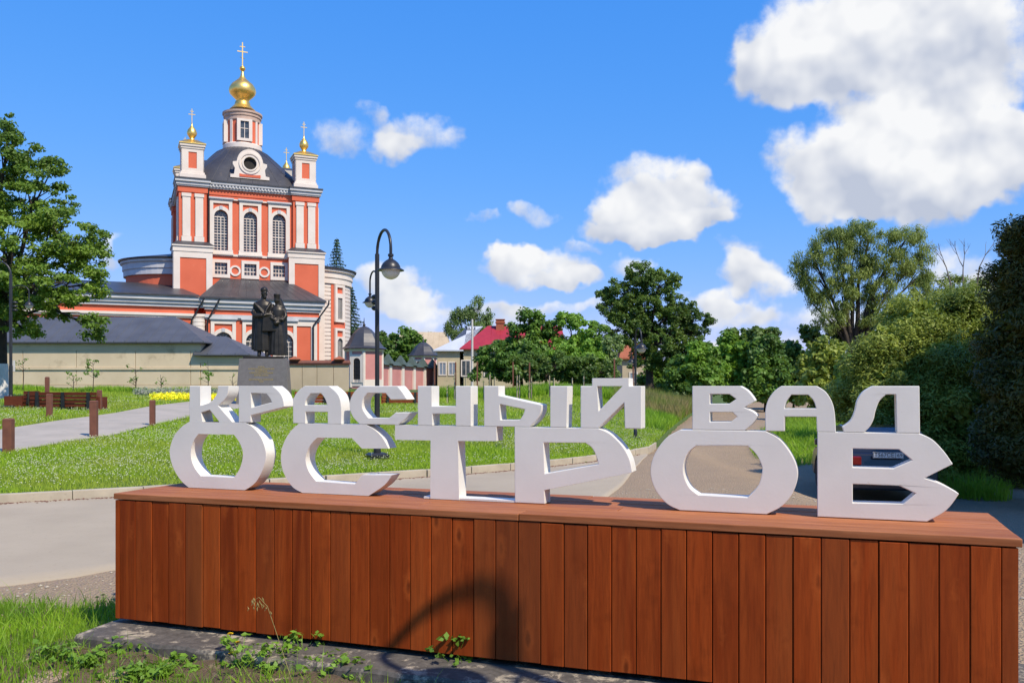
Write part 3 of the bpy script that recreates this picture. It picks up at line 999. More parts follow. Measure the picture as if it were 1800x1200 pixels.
def street_lamp(loc, rz, label, reach=.8, small_rz=math.pi, small_reach=.45, small_z=3.62, paper=False):
    L_ = empty('street_lamp', loc, rz, label, 'street lamp', 'black park lamps with frosted globes')
    MB().lathe([(.055, 0), (.055, 1.35), (.045, 1.36), (.045, 4.14)], (0, 0, 0), 16).build('pole', M['iron'], L_, 40)
    MB().frustum(-.19, .19, -.19, .19, -.12, .1, .0).frustum(-.19, .19, -.19, .19, .1, .14, .05).build('base_block', M['iron'], L_)
    MB().lathe([(.075, .14), (.075, .42), (.06, .45)], (0, 0, 0), 12).build('collar', M['iron'], L_, 40)
    pts = [(0, 0, 4.10)] + [(reach / 2 - reach / 2 * math.cos(math.pi * i / 18), 0, 4.14 + .42 * math.sin(math.pi * i / 18)) for i in range(19)] + [(reach, 0, 4.03)]
    MB().tube(pts, .03, 8).build('arm', M['iron'], L_, 60)
    lamp_head(L_, reach, 4.04, 1.0)
    c, s_ = math.cos(small_rz), math.sin(small_rz)
    e = bpy.data.objects.new('side_arm', None)
    sm = small_reach
    pts = [(.0, 0, small_z - .02)] + [(sm / 2 - sm / 2 * math.cos(math.pi * i / 14), 0, small_z + .2 * math.sin(math.pi * i / 14)) for i in range(15)] + [(sm, 0, small_z - .24)]
    mb = MB().tube(pts, .018, 8)
    o = mb.build('side_arm', M['iron'], L_, 60, rz=small_rz)
    lamp_head(o, sm, small_z - .23, .60)
    bpy.data.objects.remove(e)
    orn = MB()
    for k in range(3):
        orn.sphere((.13, 0, 3.06 + k * .115), .075, 14, 8, .05)
        orn.box(.03, .08, -.02, .02, 3.045 + k * .115, 3.075 + k * .115)
    orn.build('ornament', M['iron'], L_, 40, rz=small_rz)
    if paper:
        MB().box(-.09, .09, -.075, -.07, 1.18, 1.52).build('paper_notice', M['plasticwhite'], L_)
    return L_


g = ground_at(663, 806)
street_lamp((g.x, g.y, g.z - .02), math.atan2(-.86, .45), 'black two-armed park lamp standing on the lawn in front of the pink corner tower', .8)
g = ground_at(19, 719)
street_lamp((g.x, g.y, g.z - .02), math.pi, 'black two-armed park lamp in front of the linden at the left edge', .8, small_reach=.56, paper=True)
g = ground_at(1117, 772)
lp = street_lamp((g.x, g.y, g.z - .02), math.atan2(-.97, .25), 'black park lamp at the lawn corner seen against the ash tree', .62)
lp.scale = (.70, .70, .70)
lp = street_lamp((2.30, 2.75, 0), math.atan2(-.164, -.456), 'black park lamp beside the plinth casting its shadow on the boards', .47, R(75))
lp.scale = (1.04, 1.04, 1.04)

# ------------------------------------------------------------------ church
CH_O = Vector((-30.15, 80.0))
CU, CB = Vector((.9166, .3998)), Vector((-.3998, .9166))
CH_Z = 1.45
CH_RZ = math.atan2(CU.y, CU.x)
church = empty('church', (CH_O.x, CH_O.y, CH_Z), CH_RZ, 'red and white baroque church with dark dome and gilded onion domes', 'church')


def cx_(px, ly):
    """local x of a photograph column on the plane local y = ly"""
    k = (px - CX) / FPX
    bx, by = CH_O.x + CB.x * ly, CH_O.y + CB.y * ly
    return (k * by - bx) / (CU.x - k * CU.y)


def cz_(py, lx, ly):
    """local z of a photograph row at local (lx, ly)"""
    Y = CH_O.y + CU.y * lx + CB.y * ly
    return EYE - (py - HY) / FPX * Y - CH_Z


W = cx_(562, 0)
C = lambda mb, name, mat, smooth=None, parent=None: mb.build(name, M[mat], parent or church, smooth)
ZC = cz_(311, 0, 0)          # top of the main cornice
ZP0 = cz_(431, 0, 0)         # top of the pedestals
ZW = ZC - 1.25               # underside of the main entablature
PY = 2.62                    # pylon width

# main block: wall with real window openings on the front
win_px = [(388.5, 347, 446), (440, 352, 449.5), (490.5, 356, 453)]
wy = .42
fr_wall = []
up_z0, up_z1 = cz_(442.5, 6, wy), cz_(372.5, 6, wy)
wins = []
for px, t_, b_ in win_px:
    wins.append(cx_(px, wy))
WGW = 1.22                  # glass width
def arch(cx, z0, z1, w, n=10):
    r = w / 2
    return [(cx - r, z0)] + [(cx - r * math.cos(math.pi * i / n), z1 - r + r * math.sin(math.pi * i / n)) for i in range(n + 1)] + [(cx + r, z0)]
sm_z0, sm_z1 = cz_(484, 6, wy), cz_(464, 6, wy)
outer = [(.6, 0), (W - .6, 0), (W - .6, ZW + .05), (.6, ZW + .05)]
holes = [arch(c, up_z0, up_z1, WGW) for c in wins] + [[(c - .55, sm_z0), (c + .55, sm_z0), (c + .55, sm_z1), (c - .55, sm_z1)] for c in wins]
C(MB().plate(outer, holes, wy, wy + .45), 'front_wall', 'red')
m = MB()
m.box(.6, 1.05, wy + .45, W - .6, 0, ZW + .05).box(W - 1.05, W - .6, wy + .45, W - .6, 0, ZW + .05).box(1.05, W - 1.05, W - 1.05, W - .6, 0, ZW + .05)
C(m, 'side_wall', 'red')
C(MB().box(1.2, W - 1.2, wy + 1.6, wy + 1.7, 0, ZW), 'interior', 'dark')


def glazing(parent, cx, y, z0, z1, w, nx, nz, arched=True, t=.02):
    m = MB()
    r = w / 2 if arched else 0
    zt = z1 - r
    for i in range(1, nx):
        x = cx - w / 2 + w * i / nx
        tt = t * (1.7 if i * 2 == nx else 1)
        m.box(x - tt, x + tt, y, y + .05, z0, zt)
    for i in range(1, nz + (1 if arched else 0)):
        z = z0 + (zt - z0) * i / nz
        tt = t * (2 if i == nz // 2 or i == nz else 1)
        m.box(cx - w / 2, cx + w / 2, y + .004, y + .046, z - tt, z + tt)
    if arched:
        for k in range(1, 6):
            a = math.pi * k / 6
            m.tube([(cx + .25 * r * math.cos(a), y + .025, zt + .25 * r * math.sin(a)), (cx + r * math.cos(a), y + .025, zt + r * math.sin(a))], t * .8, 4)
        m.tube([(cx + .45 * r * math.cos(math.pi * k / 8), y + .025, zt + .45 * r * math.sin(math.pi * k / 8)) for k in range(9)], t * .8, 4)
    m.build('glazing_bars', M['cream'], parent)


def arched_window(cx, y, z0, z1, w, sur_w, sur_top, sur_bot, nx=4, nz=10, head=True):
    """white surround with ears and a crowning cornice round an arched opening"""
    h = sur_w / 2
    zs = z1 - w / 2
    outer = [(cx - h - .06, sur_bot), (cx + h + .06, sur_bot), (cx + h + .06, sur_bot + .35), (cx + h, sur_bot + .4), (cx + h, sur_top), (cx - h, sur_top), (cx - h, sur_bot + .4), (cx - h - .06, sur_bot + .35)]
    k = w / 2 + .22
    sp_z0 = zs + k * .55
    holes = [arch(cx, z0, z1, w)]
    if head:                        # red spandrel field above the arch
        top = sur_top - .38
        n = 10
        spand = [(cx - h + .3, top), (cx - h + .3, zs + .45)] + [(cx - k * math.cos(math.pi * i / n), zs + .12 + k * math.sin(math.pi * i / n)) for i in range(2, n - 1)] + [(cx + h - .3, zs + .45), (cx + h - .3, top)]
        holes.append(spand)
    p = C(MB().plate(outer, holes, y - .13, y - .004), 'window', 'cream')
    MB().box(cx - h - .12, cx + h + .12, y - .28, y - .004, sur_top + .002, sur_top + .14).box(cx - h - .06, cx + h + .06, y - .2, y - .004, sur_top - .1, sur_top).box(cx - .13, cx + .13, y - .2, y - .132, z1 + .02, z1 + .36).build('hood_mould', M['greytrim'], p)
    MB().box(cx - h - .1, cx + h + .1, y - .22, y - .135, sur_bot - .1, sur_bot + .06).build('sill', M['cream'], p)
    MB().box(cx - w / 2 - .1, cx + w / 2 + .1, y + .28, y + .3, z0 - .1, z1 + .1).build('pane', M['glass'], p)
    glazing(p, cx, y + .2, z0, z1, w, nx, nz)


for c, (px, t_, b_) in zip(wins, win_px):
    arched_window(c, wy, up_z0, up_z1, WGW, 1.98, cz_(354, 6, wy), cz_(448.5, 6, wy), 4, 12)
for c in wins:
    sm = [(c - .8, sm_z0 - .32), (c + .8, sm_z0 - .32), (c + .8, sm_z1 + .3), (c - .8, sm_z1 + .3)]
    p = C(MB().plate(sm, [[(c - .55, sm_z0), (c + .55, sm_z0), (c + .55, sm_z1), (c - .55, sm_z1)]], wy - .1, wy - .003), 'small_window', 'cream')
    MB().box(c - .6, c + .6, wy + .25, wy + .27, sm_z0 - .05, sm_z1 + .05).build('pane', M['glass'], p)
    glazing(p, c, wy + .15, sm_z0, sm_z1, 1.1, 4, 3, False)
for px, py in ((413.3, 476), (464.5, 478.5)):
    c, z = cx_(px, wy), cz_(py, cx_(px, wy), wy)
    ring = MB()
    n = 24
    ring.plate([(c + .5 * math.cos(2 * math.pi * i / n), z + .5 * math.sin(2 * math.pi * i / n)) for i in range(n)], [[(c + .33 * math.cos(2 * math.pi * i / n), z + .33 * math.sin(2 * math.pi * i / n)) for i in range(n)]], wy - .09, wy - .003)
    C(ring, 'ring_moulding', 'cream')
zb = cz_(450, 6, wy)
C(MB().box(PY, W - PY, wy - .12, wy - .004, zb - .12, zb + .08), 'string_course', 'cream')
C(MB().box(PY, W - PY, wy - .18, wy - .004, ZW - .42, ZW - .3), 'frieze_moulding', 'cream')

# corner pylons with pilasters, pedestals, entablature blocks and turrets
for sx in (0, 1):
    for sy in (0, 1):
        x0, x1 = (0, PY) if sx == 0 else (W - PY, W)
        y0, y1 = (0, PY) if sy == 0 else (W - PY, W)
        C(MB().box(x0 + .12, x1 - .12, y0 + .12, y1 - .12, ZP0 - .4, ZW), 'pylon', 'red')
        m = MB()
        for q in (.42, 1.52):
            fy = (y0, y0 + .118) if sy == 0 else (y1 - .118, y1)
            m.box(x0 + q, x0 + q + .68, *fy, ZP0 + .9, ZW - .45)
            m.box(x0 + q - .08, x0 + q + .76, fy[0] - .04, fy[1] + .0, ZP0 + .15, ZP0 + .88)
            m.box(x0 + q - .07, x0 + q + .75, fy[0] - .05, fy[1] + .0, ZW - .43, ZW - .12)
            fx = (x0, x0 + .118) if sx == 0 else (x1 - .118, x1)
            m.box(*fx, y0 + q, y0 + q + .68, ZP0 + .9, ZW - .45)
            m.box(fx[0] - .04, fx[1] + .04, y0 + q - .08, y0 + q + .76, ZP0 + .15, ZP0 + .88)
        C(m, 'pilaster', 'cream')
        # pedestal: white frame round a red panel, sloped sheet cover
        e = .33
        C(MB().box(x0 - e, x1 + e, y0 - e, y1 + e, 0, ZP0 - .55), 'pedestal', 'red')
        m = MB()
        for (a, b) in ((x0 - e - .02, x0 - e + .52), (x1 + e - .52, x1 + e + .02)):
            m.box(a, b, y0 - e - .07, y0 - e - .002, 0, ZP0 - 1.1)
        m.box(x0 - e - .02, x1 + e + .02, y0 - e - .07, y0 - e - .002, ZP0 - 1.098, ZP0 - .55)
        m.box(x0 - e - .09, x1 + e + .09, y0 - e - .12, y1 + e + .09, ZP0 - .548, ZP0 - .1)
        m.box(x0 - e - .18, x1 + e + .18, y0 - e - .22, y1 + e + .18, ZP0 - .098, ZP0 + .04)
        for xx in ((x0 - e - .07, x0 - e - .002) if sx == 0 else (x1 + e + .002, x1 + e + .07),):
            m.box(*xx, y0 - e, y0 - e + .5, 0, ZP0 - .55).box(*xx, y1 + e - .5, y1 + e, 0, ZP0 - .55)
        C(m, 'pedestal_frame', 'cream')
        C(MB().frustum(x0 - e - .2, x1 + e + .2, y0 - e - .24, y1 + e + .2, ZP0 + .042, ZP0 + .42, .5), 'pedestal_roof', 'roof')
        # entablature block
        C(MB().box(x0 + .02, x1 - .02, y0 + .02, y1 - .02, ZW, ZW + .5), 'frieze_block', 'red')
        C(MB().box(x0 - .06, x1 + .06, y0 - .08, y1 + .06, ZW + .0 + .502, ZW + .62).box(x0 - .12, x1 + .12, y0 - .16, y1 + .12, ZW + .622, ZW + .9).box(x0 - .22, x1 + .22, y0 - .3, y1 + .22, ZW + .902, ZW + 1.12), 'cornice_block', 'greytrim')
        C(MB().box(x0 - .27, x1 + .27, y0 - .36, y1 + .27, ZW + 1.122, ZW + 1.25), 'cornice_cover', 'roof')
        # turret
        tz = ZC + .02
        cxm, cym, hw = (x0 + x1) / 2 - (.0 if sx == 0 else -.05), (y0 + y1) / 2, .96
        C(MB().box(cxm - hw - .18, cxm + hw + .18, cym - hw - .18, cym + hw + .18, tz, tz + .42).box(cxm - hw - .08, cxm + hw + .08, cym - hw - .08, cym + hw + .08, tz + .421, tz + .62), 'turret_base', 'cream')
        t0, t1 = tz + .62, tz + 2.75
        C(MB().box(cxm - hw + .06, cxm + hw - .06, cym - hw + .06, cym + hw - .06, t0, t1), 'turret', 'red')
        m = MB()
        for (a, b) in ((-hw, -.36), (.36, hw)):
            m.box(cxm + a, cxm + b, cym - hw, cym - hw + .055, t0, t1)
            m.box(cxm - hw - .012, cxm - hw + .055, cym + a, cym + b, t0, t1)
            m.box(cxm + hw - .055, cxm + hw + .012, cym + a, cym + b, t0, t1)
        m.box(cxm - .36, cxm + .36, cym - hw, cym - hw + .055, t0, t0 + .35).box(cxm - .36, cxm + .36, cym - hw, cym - hw + .055, t1 - .3, t1)
        C(m, 'turret_pilaster', 'cream')
        C(MB().box(cxm - hw - .06, cxm + hw + .06, cym - hw - .06, cym + hw + .06, t1, t1 + .2).box(cxm - hw - .14, cxm + hw + .14, cym - hw - .14, cym + hw + .14, t1 + .202, t1 + .42), 'turret_cornice', 'cream')
        C(MB().frustum(cxm - hw - .2, cxm + hw + .2, cym - hw - .2, cym + hw + .2, t1 + .422, t1 + .52, .0).frustum(cxm - hw - .2, cxm + hw + .2, cym - hw - .2, cym + hw + .2, t1 + .521, t1 + .98, .78).lathe([(.36, .8), (.25, 1.0), (.2, 1.15), (.26, 1.25), (.42, 1.5), (.44, 1.7), (.36, 1.95), (.17, 2.2), (.06, 2.4), (.05, 2.6)], (cxm, cym, t1), 16), 'turret_onion', 'gold', 40)
        b = t1 + 2.55
        C(MB().box(cxm - .03, cxm + .03, cym - .03, cym + .03, b, b + 1.35).box(cxm - .3, cxm + .3, cym - .02, cym + .02, b + .8, b + .86).box(cxm - .16, cxm + .16, cym - .02, cym + .02, b + 1.08, b + 1.13), 'turret_cross', 'gold')

# main entablature between the pylons, four sides
for k in range(4):
    m1, m2, m3, m4 = MB(), MB(), MB(), MB()
    m1.box(PY, W - PY, .35, .7, ZW, ZW + .5)
    m2.box(PY, W - PY, .18, .7, ZW + .502, ZW + .62).box(PY, W - PY, .1, .7, ZW + .622, ZW + .9).box(PY, W - PY, -.02, .7, ZW + .902, ZW + 1.12)
    for i in range(26):
        x = PY + .1 + (W - 2 * PY - .3) * i / 25
        m2.box(x, x + .13, .0, .098, ZW + .66, ZW + .85)
    m3.box(PY, W - PY, -.1, .9, ZW + 1.122, ZW + 1.25)
    rot = Matrix.Translation((W / 2, W / 2, 0)) @ Matrix.Rotation(k * math.pi / 2, 4, 'Z') @ Matrix.Translation((-W / 2, -W / 2, 0))
    for mm, nm, mt in ((m1, 'frieze', 'red'), (m2, 'cornice', 'greytrim'), (m3, 'cornice_cover', 'roof')):
        C(mm.xform(rot), nm, mt)

# dome: square below, round at the drum
mid = W / 2
DR = 1.72
dz0, dz1 = ZC - .05, cz_(259, mid, mid - DR)
rings = []
n = 64
hw0 = W / 2 - .55
for i in range(13):
    t = i / 12
    a = t * math.pi / 2
    s_ = hw0 * (1 - t) ** .62 * (1 - .25 * t) + (DR + .15) * (1 - (1 - t) ** .62 * (1 - .25 * t))
    z = dz0 + (dz1 - dz0) * t
    e = 2 + 7 * (1 - t) ** 2
    ring = []
    for j in range(n):
        th = 2 * math.pi * (j + .5) / n
        c_, s2 = math.cos(th), math.sin(th)
        q = (abs(c_) ** e + abs(s2) ** e) ** (-1 / e)
        ring.append((mid + s_ * q * c_, mid + s_ * q * s2, z))
    rings.append(ring)
C(MB().rings(rings), 'dome', 'roof', 35)
seam = MB()
for j in range(0, n, 2):
    seam.tube([tuple(Vector(r[j])) for r in rings], .025, 4, False)
C(seam, 'roof_seam', 'roof')['kind'] = 'stuff'

# lucarnes
for k in range(4):
    lz = cz_(314, mid, .9)
    c = mid + .05
    hh = cz_(262, mid, .9) - lz
    s_ = hh / 2.9
    pts = [(-1.85, 0), (1.85, 0), (1.85, .3), (1.5, .35), (1.42, .95), (1.62, 1.3), (1.62, 1.55), (1.25, 1.62), (1.2, 1.9), (1.0, 2.35, 1), (.6, 2.72, 1), (.0, 2.9, 1), (-.6, 2.72, 1), (-1.0, 2.35, 1), (-1.2, 1.9), (-1.25, 1.62), (-1.62, 1.55), (-1.62, 1.3), (-1.42, .95), (-1.5, .35), (-1.85, .3)]
    oc = smooth_loop([(c + p[0] * s_, lz + p[1] * s_) + tuple(p[2:]) for p in pts])
    hz_ = lz + 1.5 * s_
    circ = lambda r: [(c + r * s_ * math.cos(2 * math.pi * i / 24), hz_ + r * s_ * math.sin(2 * math.pi * i / 24)) for i in range(24)]
    rot = Matrix.Translation((mid, mid, 0)) @ Matrix.Rotation(k * math.pi / 2, 4, 'Z') @ Matrix.Translation((-mid, -mid, 0))
    lu = C(MB().plate(oc, [circ(.62)], .95, 1.3).xform(rot), 'lucarne', 'cream')
    C(MB().plate(circ(1.06), [circ(.9)], .86, .948).plate(circ(.76), [circ(.62)], .86, .948).xform(rot), 'round_moulding', 'cream', None, lu)
    C(MB().plate([(c - 1.0 * s_, lz + .12), (c + 1.0 * s_, lz + .12), (c + 1.0 * s_, lz + .32 * s_ + .1), (c + .6 * s_, lz + .38 * s_), (c, lz + .34 * s_), (c - .6 * s_, lz + .38 * s_), (c - 1.0 * s_, lz + .32 * s_ + .1)], [], .9, .947).xform(rot), 'lucarne_panel', 'red', None, lu)
    roofr = [[(c + q * 1.35 * s_, 1.301, lz + z * s_) for q, z in ((-1, 0), (-1, 1.5), (-.75, 2.3), (0, 2.75), (.75, 2.3), (1, 1.5), (1, 0))], [(c + q * 1.35 * s_, 3.6, lz + z * s_) for q, z in ((-1, 0), (-1, 1.5), (-.75, 2.3), (0, 2.75), (.75, 2.3), (1, 1.5), (1, 0))]]
    C(MB().rings(roofr).xform(rot), 'lucarne_roof', 'roof', None, lu)
    C(MB().plate(circ(.6), [], 1.15, 1.2).xform(rot), 'opening', 'dark', None, lu)

# drum and great onion
za, zb_, zc_, zd = dz1, cz_(250, mid, mid - DR), cz_(209, mid, mid - DR), cz_(193, mid, mid - DR)
C(MB().lathe([(DR + .16, za - .3), (DR + .16, zb_ - .1), (DR + .06, zb_), (DR - .2, zb_)], (mid, mid, 0), 32), 'drum_base', 'cream', 30)
C(MB().lathe([(DR - .08, zb_ - .2), (DR - .08, zc_)], (mid, mid, 0), 32), 'drum', 'red', 30)
C(MB().lathe([(DR - .05, zc_ - .1), (DR + .02, zc_), (DR + .02, zc_ + .35), (DR + .1, zc_ + .4), (DR + .1, zc_ + .62), (DR + .2, zc_ + .7), (DR + .2, zd), (.2, zd + .02)], (mid, mid, 0), 32), 'drum_cornice', 'oldplaster', 30)
for k in range(4):
    a = -math.pi / 2 + k * math.pi / 2
    rot = Matrix.Translation((mid, mid, 0)) @ Matrix.Rotation(a + math.pi / 2, 4, 'Z') @ Matrix.Translation((-mid, -mid, 0))
    f0, f1 = zb_ + .12, zc_ - .02
    oc = [(mid - .72, f0), (mid + .72, f0), (mid + .72, f1), (mid - .72, f1)]
    hc = [(mid - .4, f0 + .25), (mid + .4, f0 + .25), (mid + .4, f1 - .22), (mid - .4, f1 - .22)]
    p = C(MB().plate(oc, [hc], mid - DR - .12, mid - DR + .35).xform(rot), 'drum_window', 'cream')
    C(MB().box(mid - .4, mid + .4, mid - DR + .06, mid - DR + .1, f0 + .25, f1 - .22).xform(rot), 'pane', 'glass', None, p)
    C(MB().box(mid - .03, mid + .03, mid - DR + .0, mid - DR + .055, f0 + .25, f1 - .22).box(mid - .4, mid + .4, mid - DR + .005, mid - DR + .05, f0 + 1.2, f0 + 1.26).xform(rot), 'glazing_bars', 'cream', None, p)
    for da in (-.62, .62):
        q = a + da + (.16 if da > 0 else -.16)
        C(MB().box(-.12, .12, -.06, .1, zb_, zc_).xform(Matrix.Translation((mid + (DR - .06) * math.cos(q), mid + (DR - .06) * math.sin(q), 0)) @ Matrix.Rotation(q + math.pi / 2, 4, 'Z')), 'drum_pilaster', 'cream')
zo = lambda py: cz_(py, mid, mid)
k_ = 88.4 / FPX
C(MB().lathe([(1.25, zo(194.5)), (.95, zo(189)), (.75, zo(185)), (.72, zo(181)), (.62, zo(179)), (.66, zo(176)), (.95, zo(171)), (1.22, zo(166)), (1.31, zo(161)), (1.24, zo(155)), (1.02, zo(149)), (.68, zo(144)), (.36, zo(139)), (.2, zo(134)), (.12, zo(128)), (.1, zo(126)), (.24, zo(123.5)), (.29, zo(121)), (.22, zo(118)), (.06, zo(116))], (mid, mid, 0), 32), 'great_onion', 'gold', 40)
b = zo(116)
C(MB().box(mid - .045, mid + .045, mid - .045, mid + .045, b - .1, zo(75)).box(mid - .5, mid + .5, mid - .03, mid + .03, zo(92), zo(90.5)).box(mid - .26, mid + .26, mid - .03, mid + .03, zo(83), zo(82)).tube([(mid - .24, mid, zo(101)), (mid + .24, mid, zo(103.5))], .035, 4), 'great_cross', 'gold')

# rounded arms left and right
AH = cz_(472, W + 1, mid - 4)
for sgn in (-1, 1):
    base = W - .6 if sgn > 0 else .6
    a0, a1 = (-math.pi / 2, math.pi / 2) if sgn > 0 else (math.pi / 2, 3 * math.pi / 2)
    P_, Q_ = 4.95, 4.75

    def arc(prof, a0=a0, a1=a1, n=28):
        return MB().rings([[(base + P_ * r * math.cos(a0 + (a1 - a0) * j / n), mid + Q_ * r * math.sin(a0 + (a1 - a0) * j / n), z) for j in range(n + 1)] for r, z in prof], False, False)
    if sgn > 0:
        prof = [(1, 0)]
        nb = 26
        zt = AH - 1.55
        for i in range(nb):
            z0_, z1_ = zt * i / nb, zt * (i + 1) / nb
            prof += [(.985, z0_), (.985, z0_ + .07), (1.0, z0_ + .09), (1.0, z1_)]
        C(arc(prof), 'rusticated_wall', 'cream')
        q = .0
        for (b0, b1) in ((-1.13, -.7), (.7, 1.13)):
            prof = [(.99, 0), (1.008, 0), (1.008, zt), (.99, zt)]
            C(arc(prof, b0, b1, 8), 'wall_panel', 'red')
        # two windows in the visible panel
        for zw0, zw1, ar in ((.4, 5.0, True), (6.6, 9.3, False)):
            th = -.915
            cpos = Vector((base + P_ * 1.008 * math.cos(th), mid + Q_ * 1.008 * math.sin(th), 0))
            ang = math.atan2(Q_ * math.sin(th), P_ * math.cos(th))
            mx = Matrix.Translation(cpos) @ Matrix.Rotation(ang + math.pi / 2, 4, 'Z')
            o_ = [(-.75, zw0), (.75, zw0), (.75, zw1 + 1.0), (-.75, zw1 + 1.0)]
            h_ = [arch(0, zw0 + .3, zw1, .8) if ar else [(-.35, zw0 + .3), (.35, zw0 + .3), (.35, zw1 - .3), (-.35, zw1 - .3)]]
            h_.append([(-.45, zw1 + .15), (.45, zw1 + .15), (.45, zw1 + .75), (-.45, zw1 + .75)])
            p = C(MB().plate(o_, h_, -.16, .05).xform(mx), 'window', 'cream')
            C(MB().box(-.44, .44, -.02, 0, zw0 + .2, zw1).xform(mx), 'pane', 'glass', None, p)
            C(MB().box(-.02, .02, -.06, -.03, zw0 + .2, zw1 - .3).box(-.2, -.17, -.06, -.03, zw0 + .2, zw1 - .3).box(.17, .2, -.06, -.03, zw0 + .2, zw1 - .3).xform(mx), 'glazing_bars', 'cream', None, p)
    else:
        C(arc([(.985, 0), (.985, AH - 1.0)]), 'arm_wall', 'red')
    z_ = AH - 1.5 if sgn > 0 else AH - 1.35
    C(arc([(.98, z_), (1.03, z_ + .02), (1.03, z_ + .5), (1.05, z_ + .6), (1.05, z_ + 1.1), (1.09, z_ + 1.2), (1.09, z_ + 1.42), (.9, z_ + 1.44)]), 'arm_cornice', 'greytrim' if sgn < 0 else 'cream')
    C(arc([(1.12, z_ + 1.43), (1.13, z_ + 1.56), (1.0, z_ + 1.7), (.02, z_ + 2.6)]), 'arm_roof', 'roof', 40)

# low front range with hipped roof
FY = -4.2
fx0, fx1 = cx_(362, FY), cx_(561, FY)
EZ = cz_(521, cx_(363, FY), FY)
low_w = [cx_(p, FY) for p in (392.5, 447.5, 500.5)]
lw_top = cz_(585, 6, FY)
outer = [(fx0, 0), (fx1, 0), (fx1, EZ - 1.0), (fx0, EZ - 1.0)]
C(MB().plate(outer, [arch(c, .9, lw_top, 1.5) for c in low_w], FY, FY + .4), 'range_wall', 'red')
C(MB().box(fx0, fx0 + .4, FY + .4, .3, 0, EZ - 1.0).box(fx1 - .4, fx1, FY + .4, .3, 0, EZ - 1.0), 'range_side_wall', 'red')
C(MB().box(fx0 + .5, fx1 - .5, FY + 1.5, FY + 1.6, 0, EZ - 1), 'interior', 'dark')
for c in low_w:
    arched_window(c, FY, .9, lw_top, 1.5, 2.1, cz_(563, 6, FY), .35, 4, 8)
zq = cz_(553, 6, FY)
C(MB().box(fx0 - .1, fx1 + .1, FY - .22, FY - .004, zq - .36, zq - .08).box(fx0 - .05, fx1 + .05, FY - .12, FY - .004, zq - .5, zq - .362), 'string_course', 'greytrim')
C(MB().box(fx0 - .12, fx1 + .12, FY - .16, FY + .3, EZ - 1.12, EZ - .9).box(fx0 - .25, fx1 + .25, FY - .3, FY + .3, EZ - .898, EZ - .55).box(fx0 - .42, fx1 + .42, FY - .48, .4, EZ - .548, EZ - .2), 'range_cornice', 'greytrim')
C(MB().box(fx1 - .75, fx1 - .2, FY - .1, FY - .004, 0, zq - .6).box(fx1 - 2.6, fx1 - .2, FY - .09, FY - .006, zq - .9, zq - .5), 'panel_frame', 'cream')
rz1 = cz_(491, 6, wy)
ra, rb = cx_(389, wy), cx_(507, wy)
eo = .55
C(MB().add([(fx0 - eo, FY - .62, EZ - .198), (fx1 + eo, FY - .62, EZ - .198), (fx1 + eo, .4, EZ - .198), (fx0 - eo, .4, EZ - .198), (ra, .4, rz1), (rb, .4, rz1), (fx0 - eo, FY - .62, EZ - .05), (fx1 + eo, FY - .62, EZ - .05), (fx1 + eo, .4, EZ - .05), (fx0 - eo, .4, EZ - .05)],
           [(0, 1, 7, 6), (6, 7, 5, 4), (7, 8, 5), (9, 6, 4), (1, 2, 8, 7), (3, 0, 6, 9), (0, 3, 2, 1), (8, 9, 4, 5)]), 'range_roof', 'roof')
sm_ = MB()
for i in range(1, 14):
    t = i / 14
    a = Vector((fx0 - eo, FY - .62, EZ - .05)).lerp(Vector((fx1 + eo, FY - .62, EZ - .05)), t)
    b = Vector((ra, .4, rz1)).lerp(Vector((rb, .4, rz1)), t)
    sm_.tube([a, b], .022, 4)
C(sm_, 'roof_seam', 'roof')['kind'] = 'stuff'

# rusticated rounded corner and the long aisle to the left
cr0, cr1 = cx_(335, FY), cx_(360.5, FY)
prof = [(.62, 0)]
for i in range(17):
    z0_ = (zq - .5) * i / 17
    prof += [(.585, z0_), (.585, z0_ + .06), (.62, z0_ + .08), (.62, (zq - .5) * (i + 1) / 17)]
C(MB().lathe(prof, ((cr0 + cr1) / 2, FY + .25, 0), 24), 'rusticated_corner', 'cream')
AX0 = -34.
az0, az1 = zq - .05, EZ - .2
C(MB().box(AX0, cr0 + .3, FY + .05, 6.5, 0, EZ - .55), 'aisle_wall', 'red')
C(MB().box(AX0, fx0 - .05, FY - .2, FY + .048, zq - .3, zq - .08).box(AX0, fx0 - .05, FY - .1, FY + .046, zq - .45, zq - .302), 'aisle_string_course', 'cream')
C(MB().box(AX0, fx0 - .14, FY - .14, FY + .04, EZ - 1.0, EZ - .72).box(AX0, fx0 - .27, FY - .28, FY + .04, EZ - .718, EZ - .42).box(AX0, fx0 - .44, FY - .46, FY + .3, EZ - .418, EZ - .1), 'aisle_cornice', 'greytrim')
C(MB().add([(AX0, FY - .6, EZ - .098), (fx0 - .57, FY - .6, EZ - .098), (fx0 - .57, FY - .6, EZ + .03), (AX0, FY - .6, EZ + .03), (-.5, 3.2, EZ + 1.75), (AX0, 3.2, EZ + 1.75), (-.5, 9, EZ + .03), (AX0, 9, EZ + .03)],
           [(0, 1, 2, 3), (3, 2, 4, 5), (5, 4, 6, 7), (2, 6, 4)]), 'aisle_roof', 'roof')

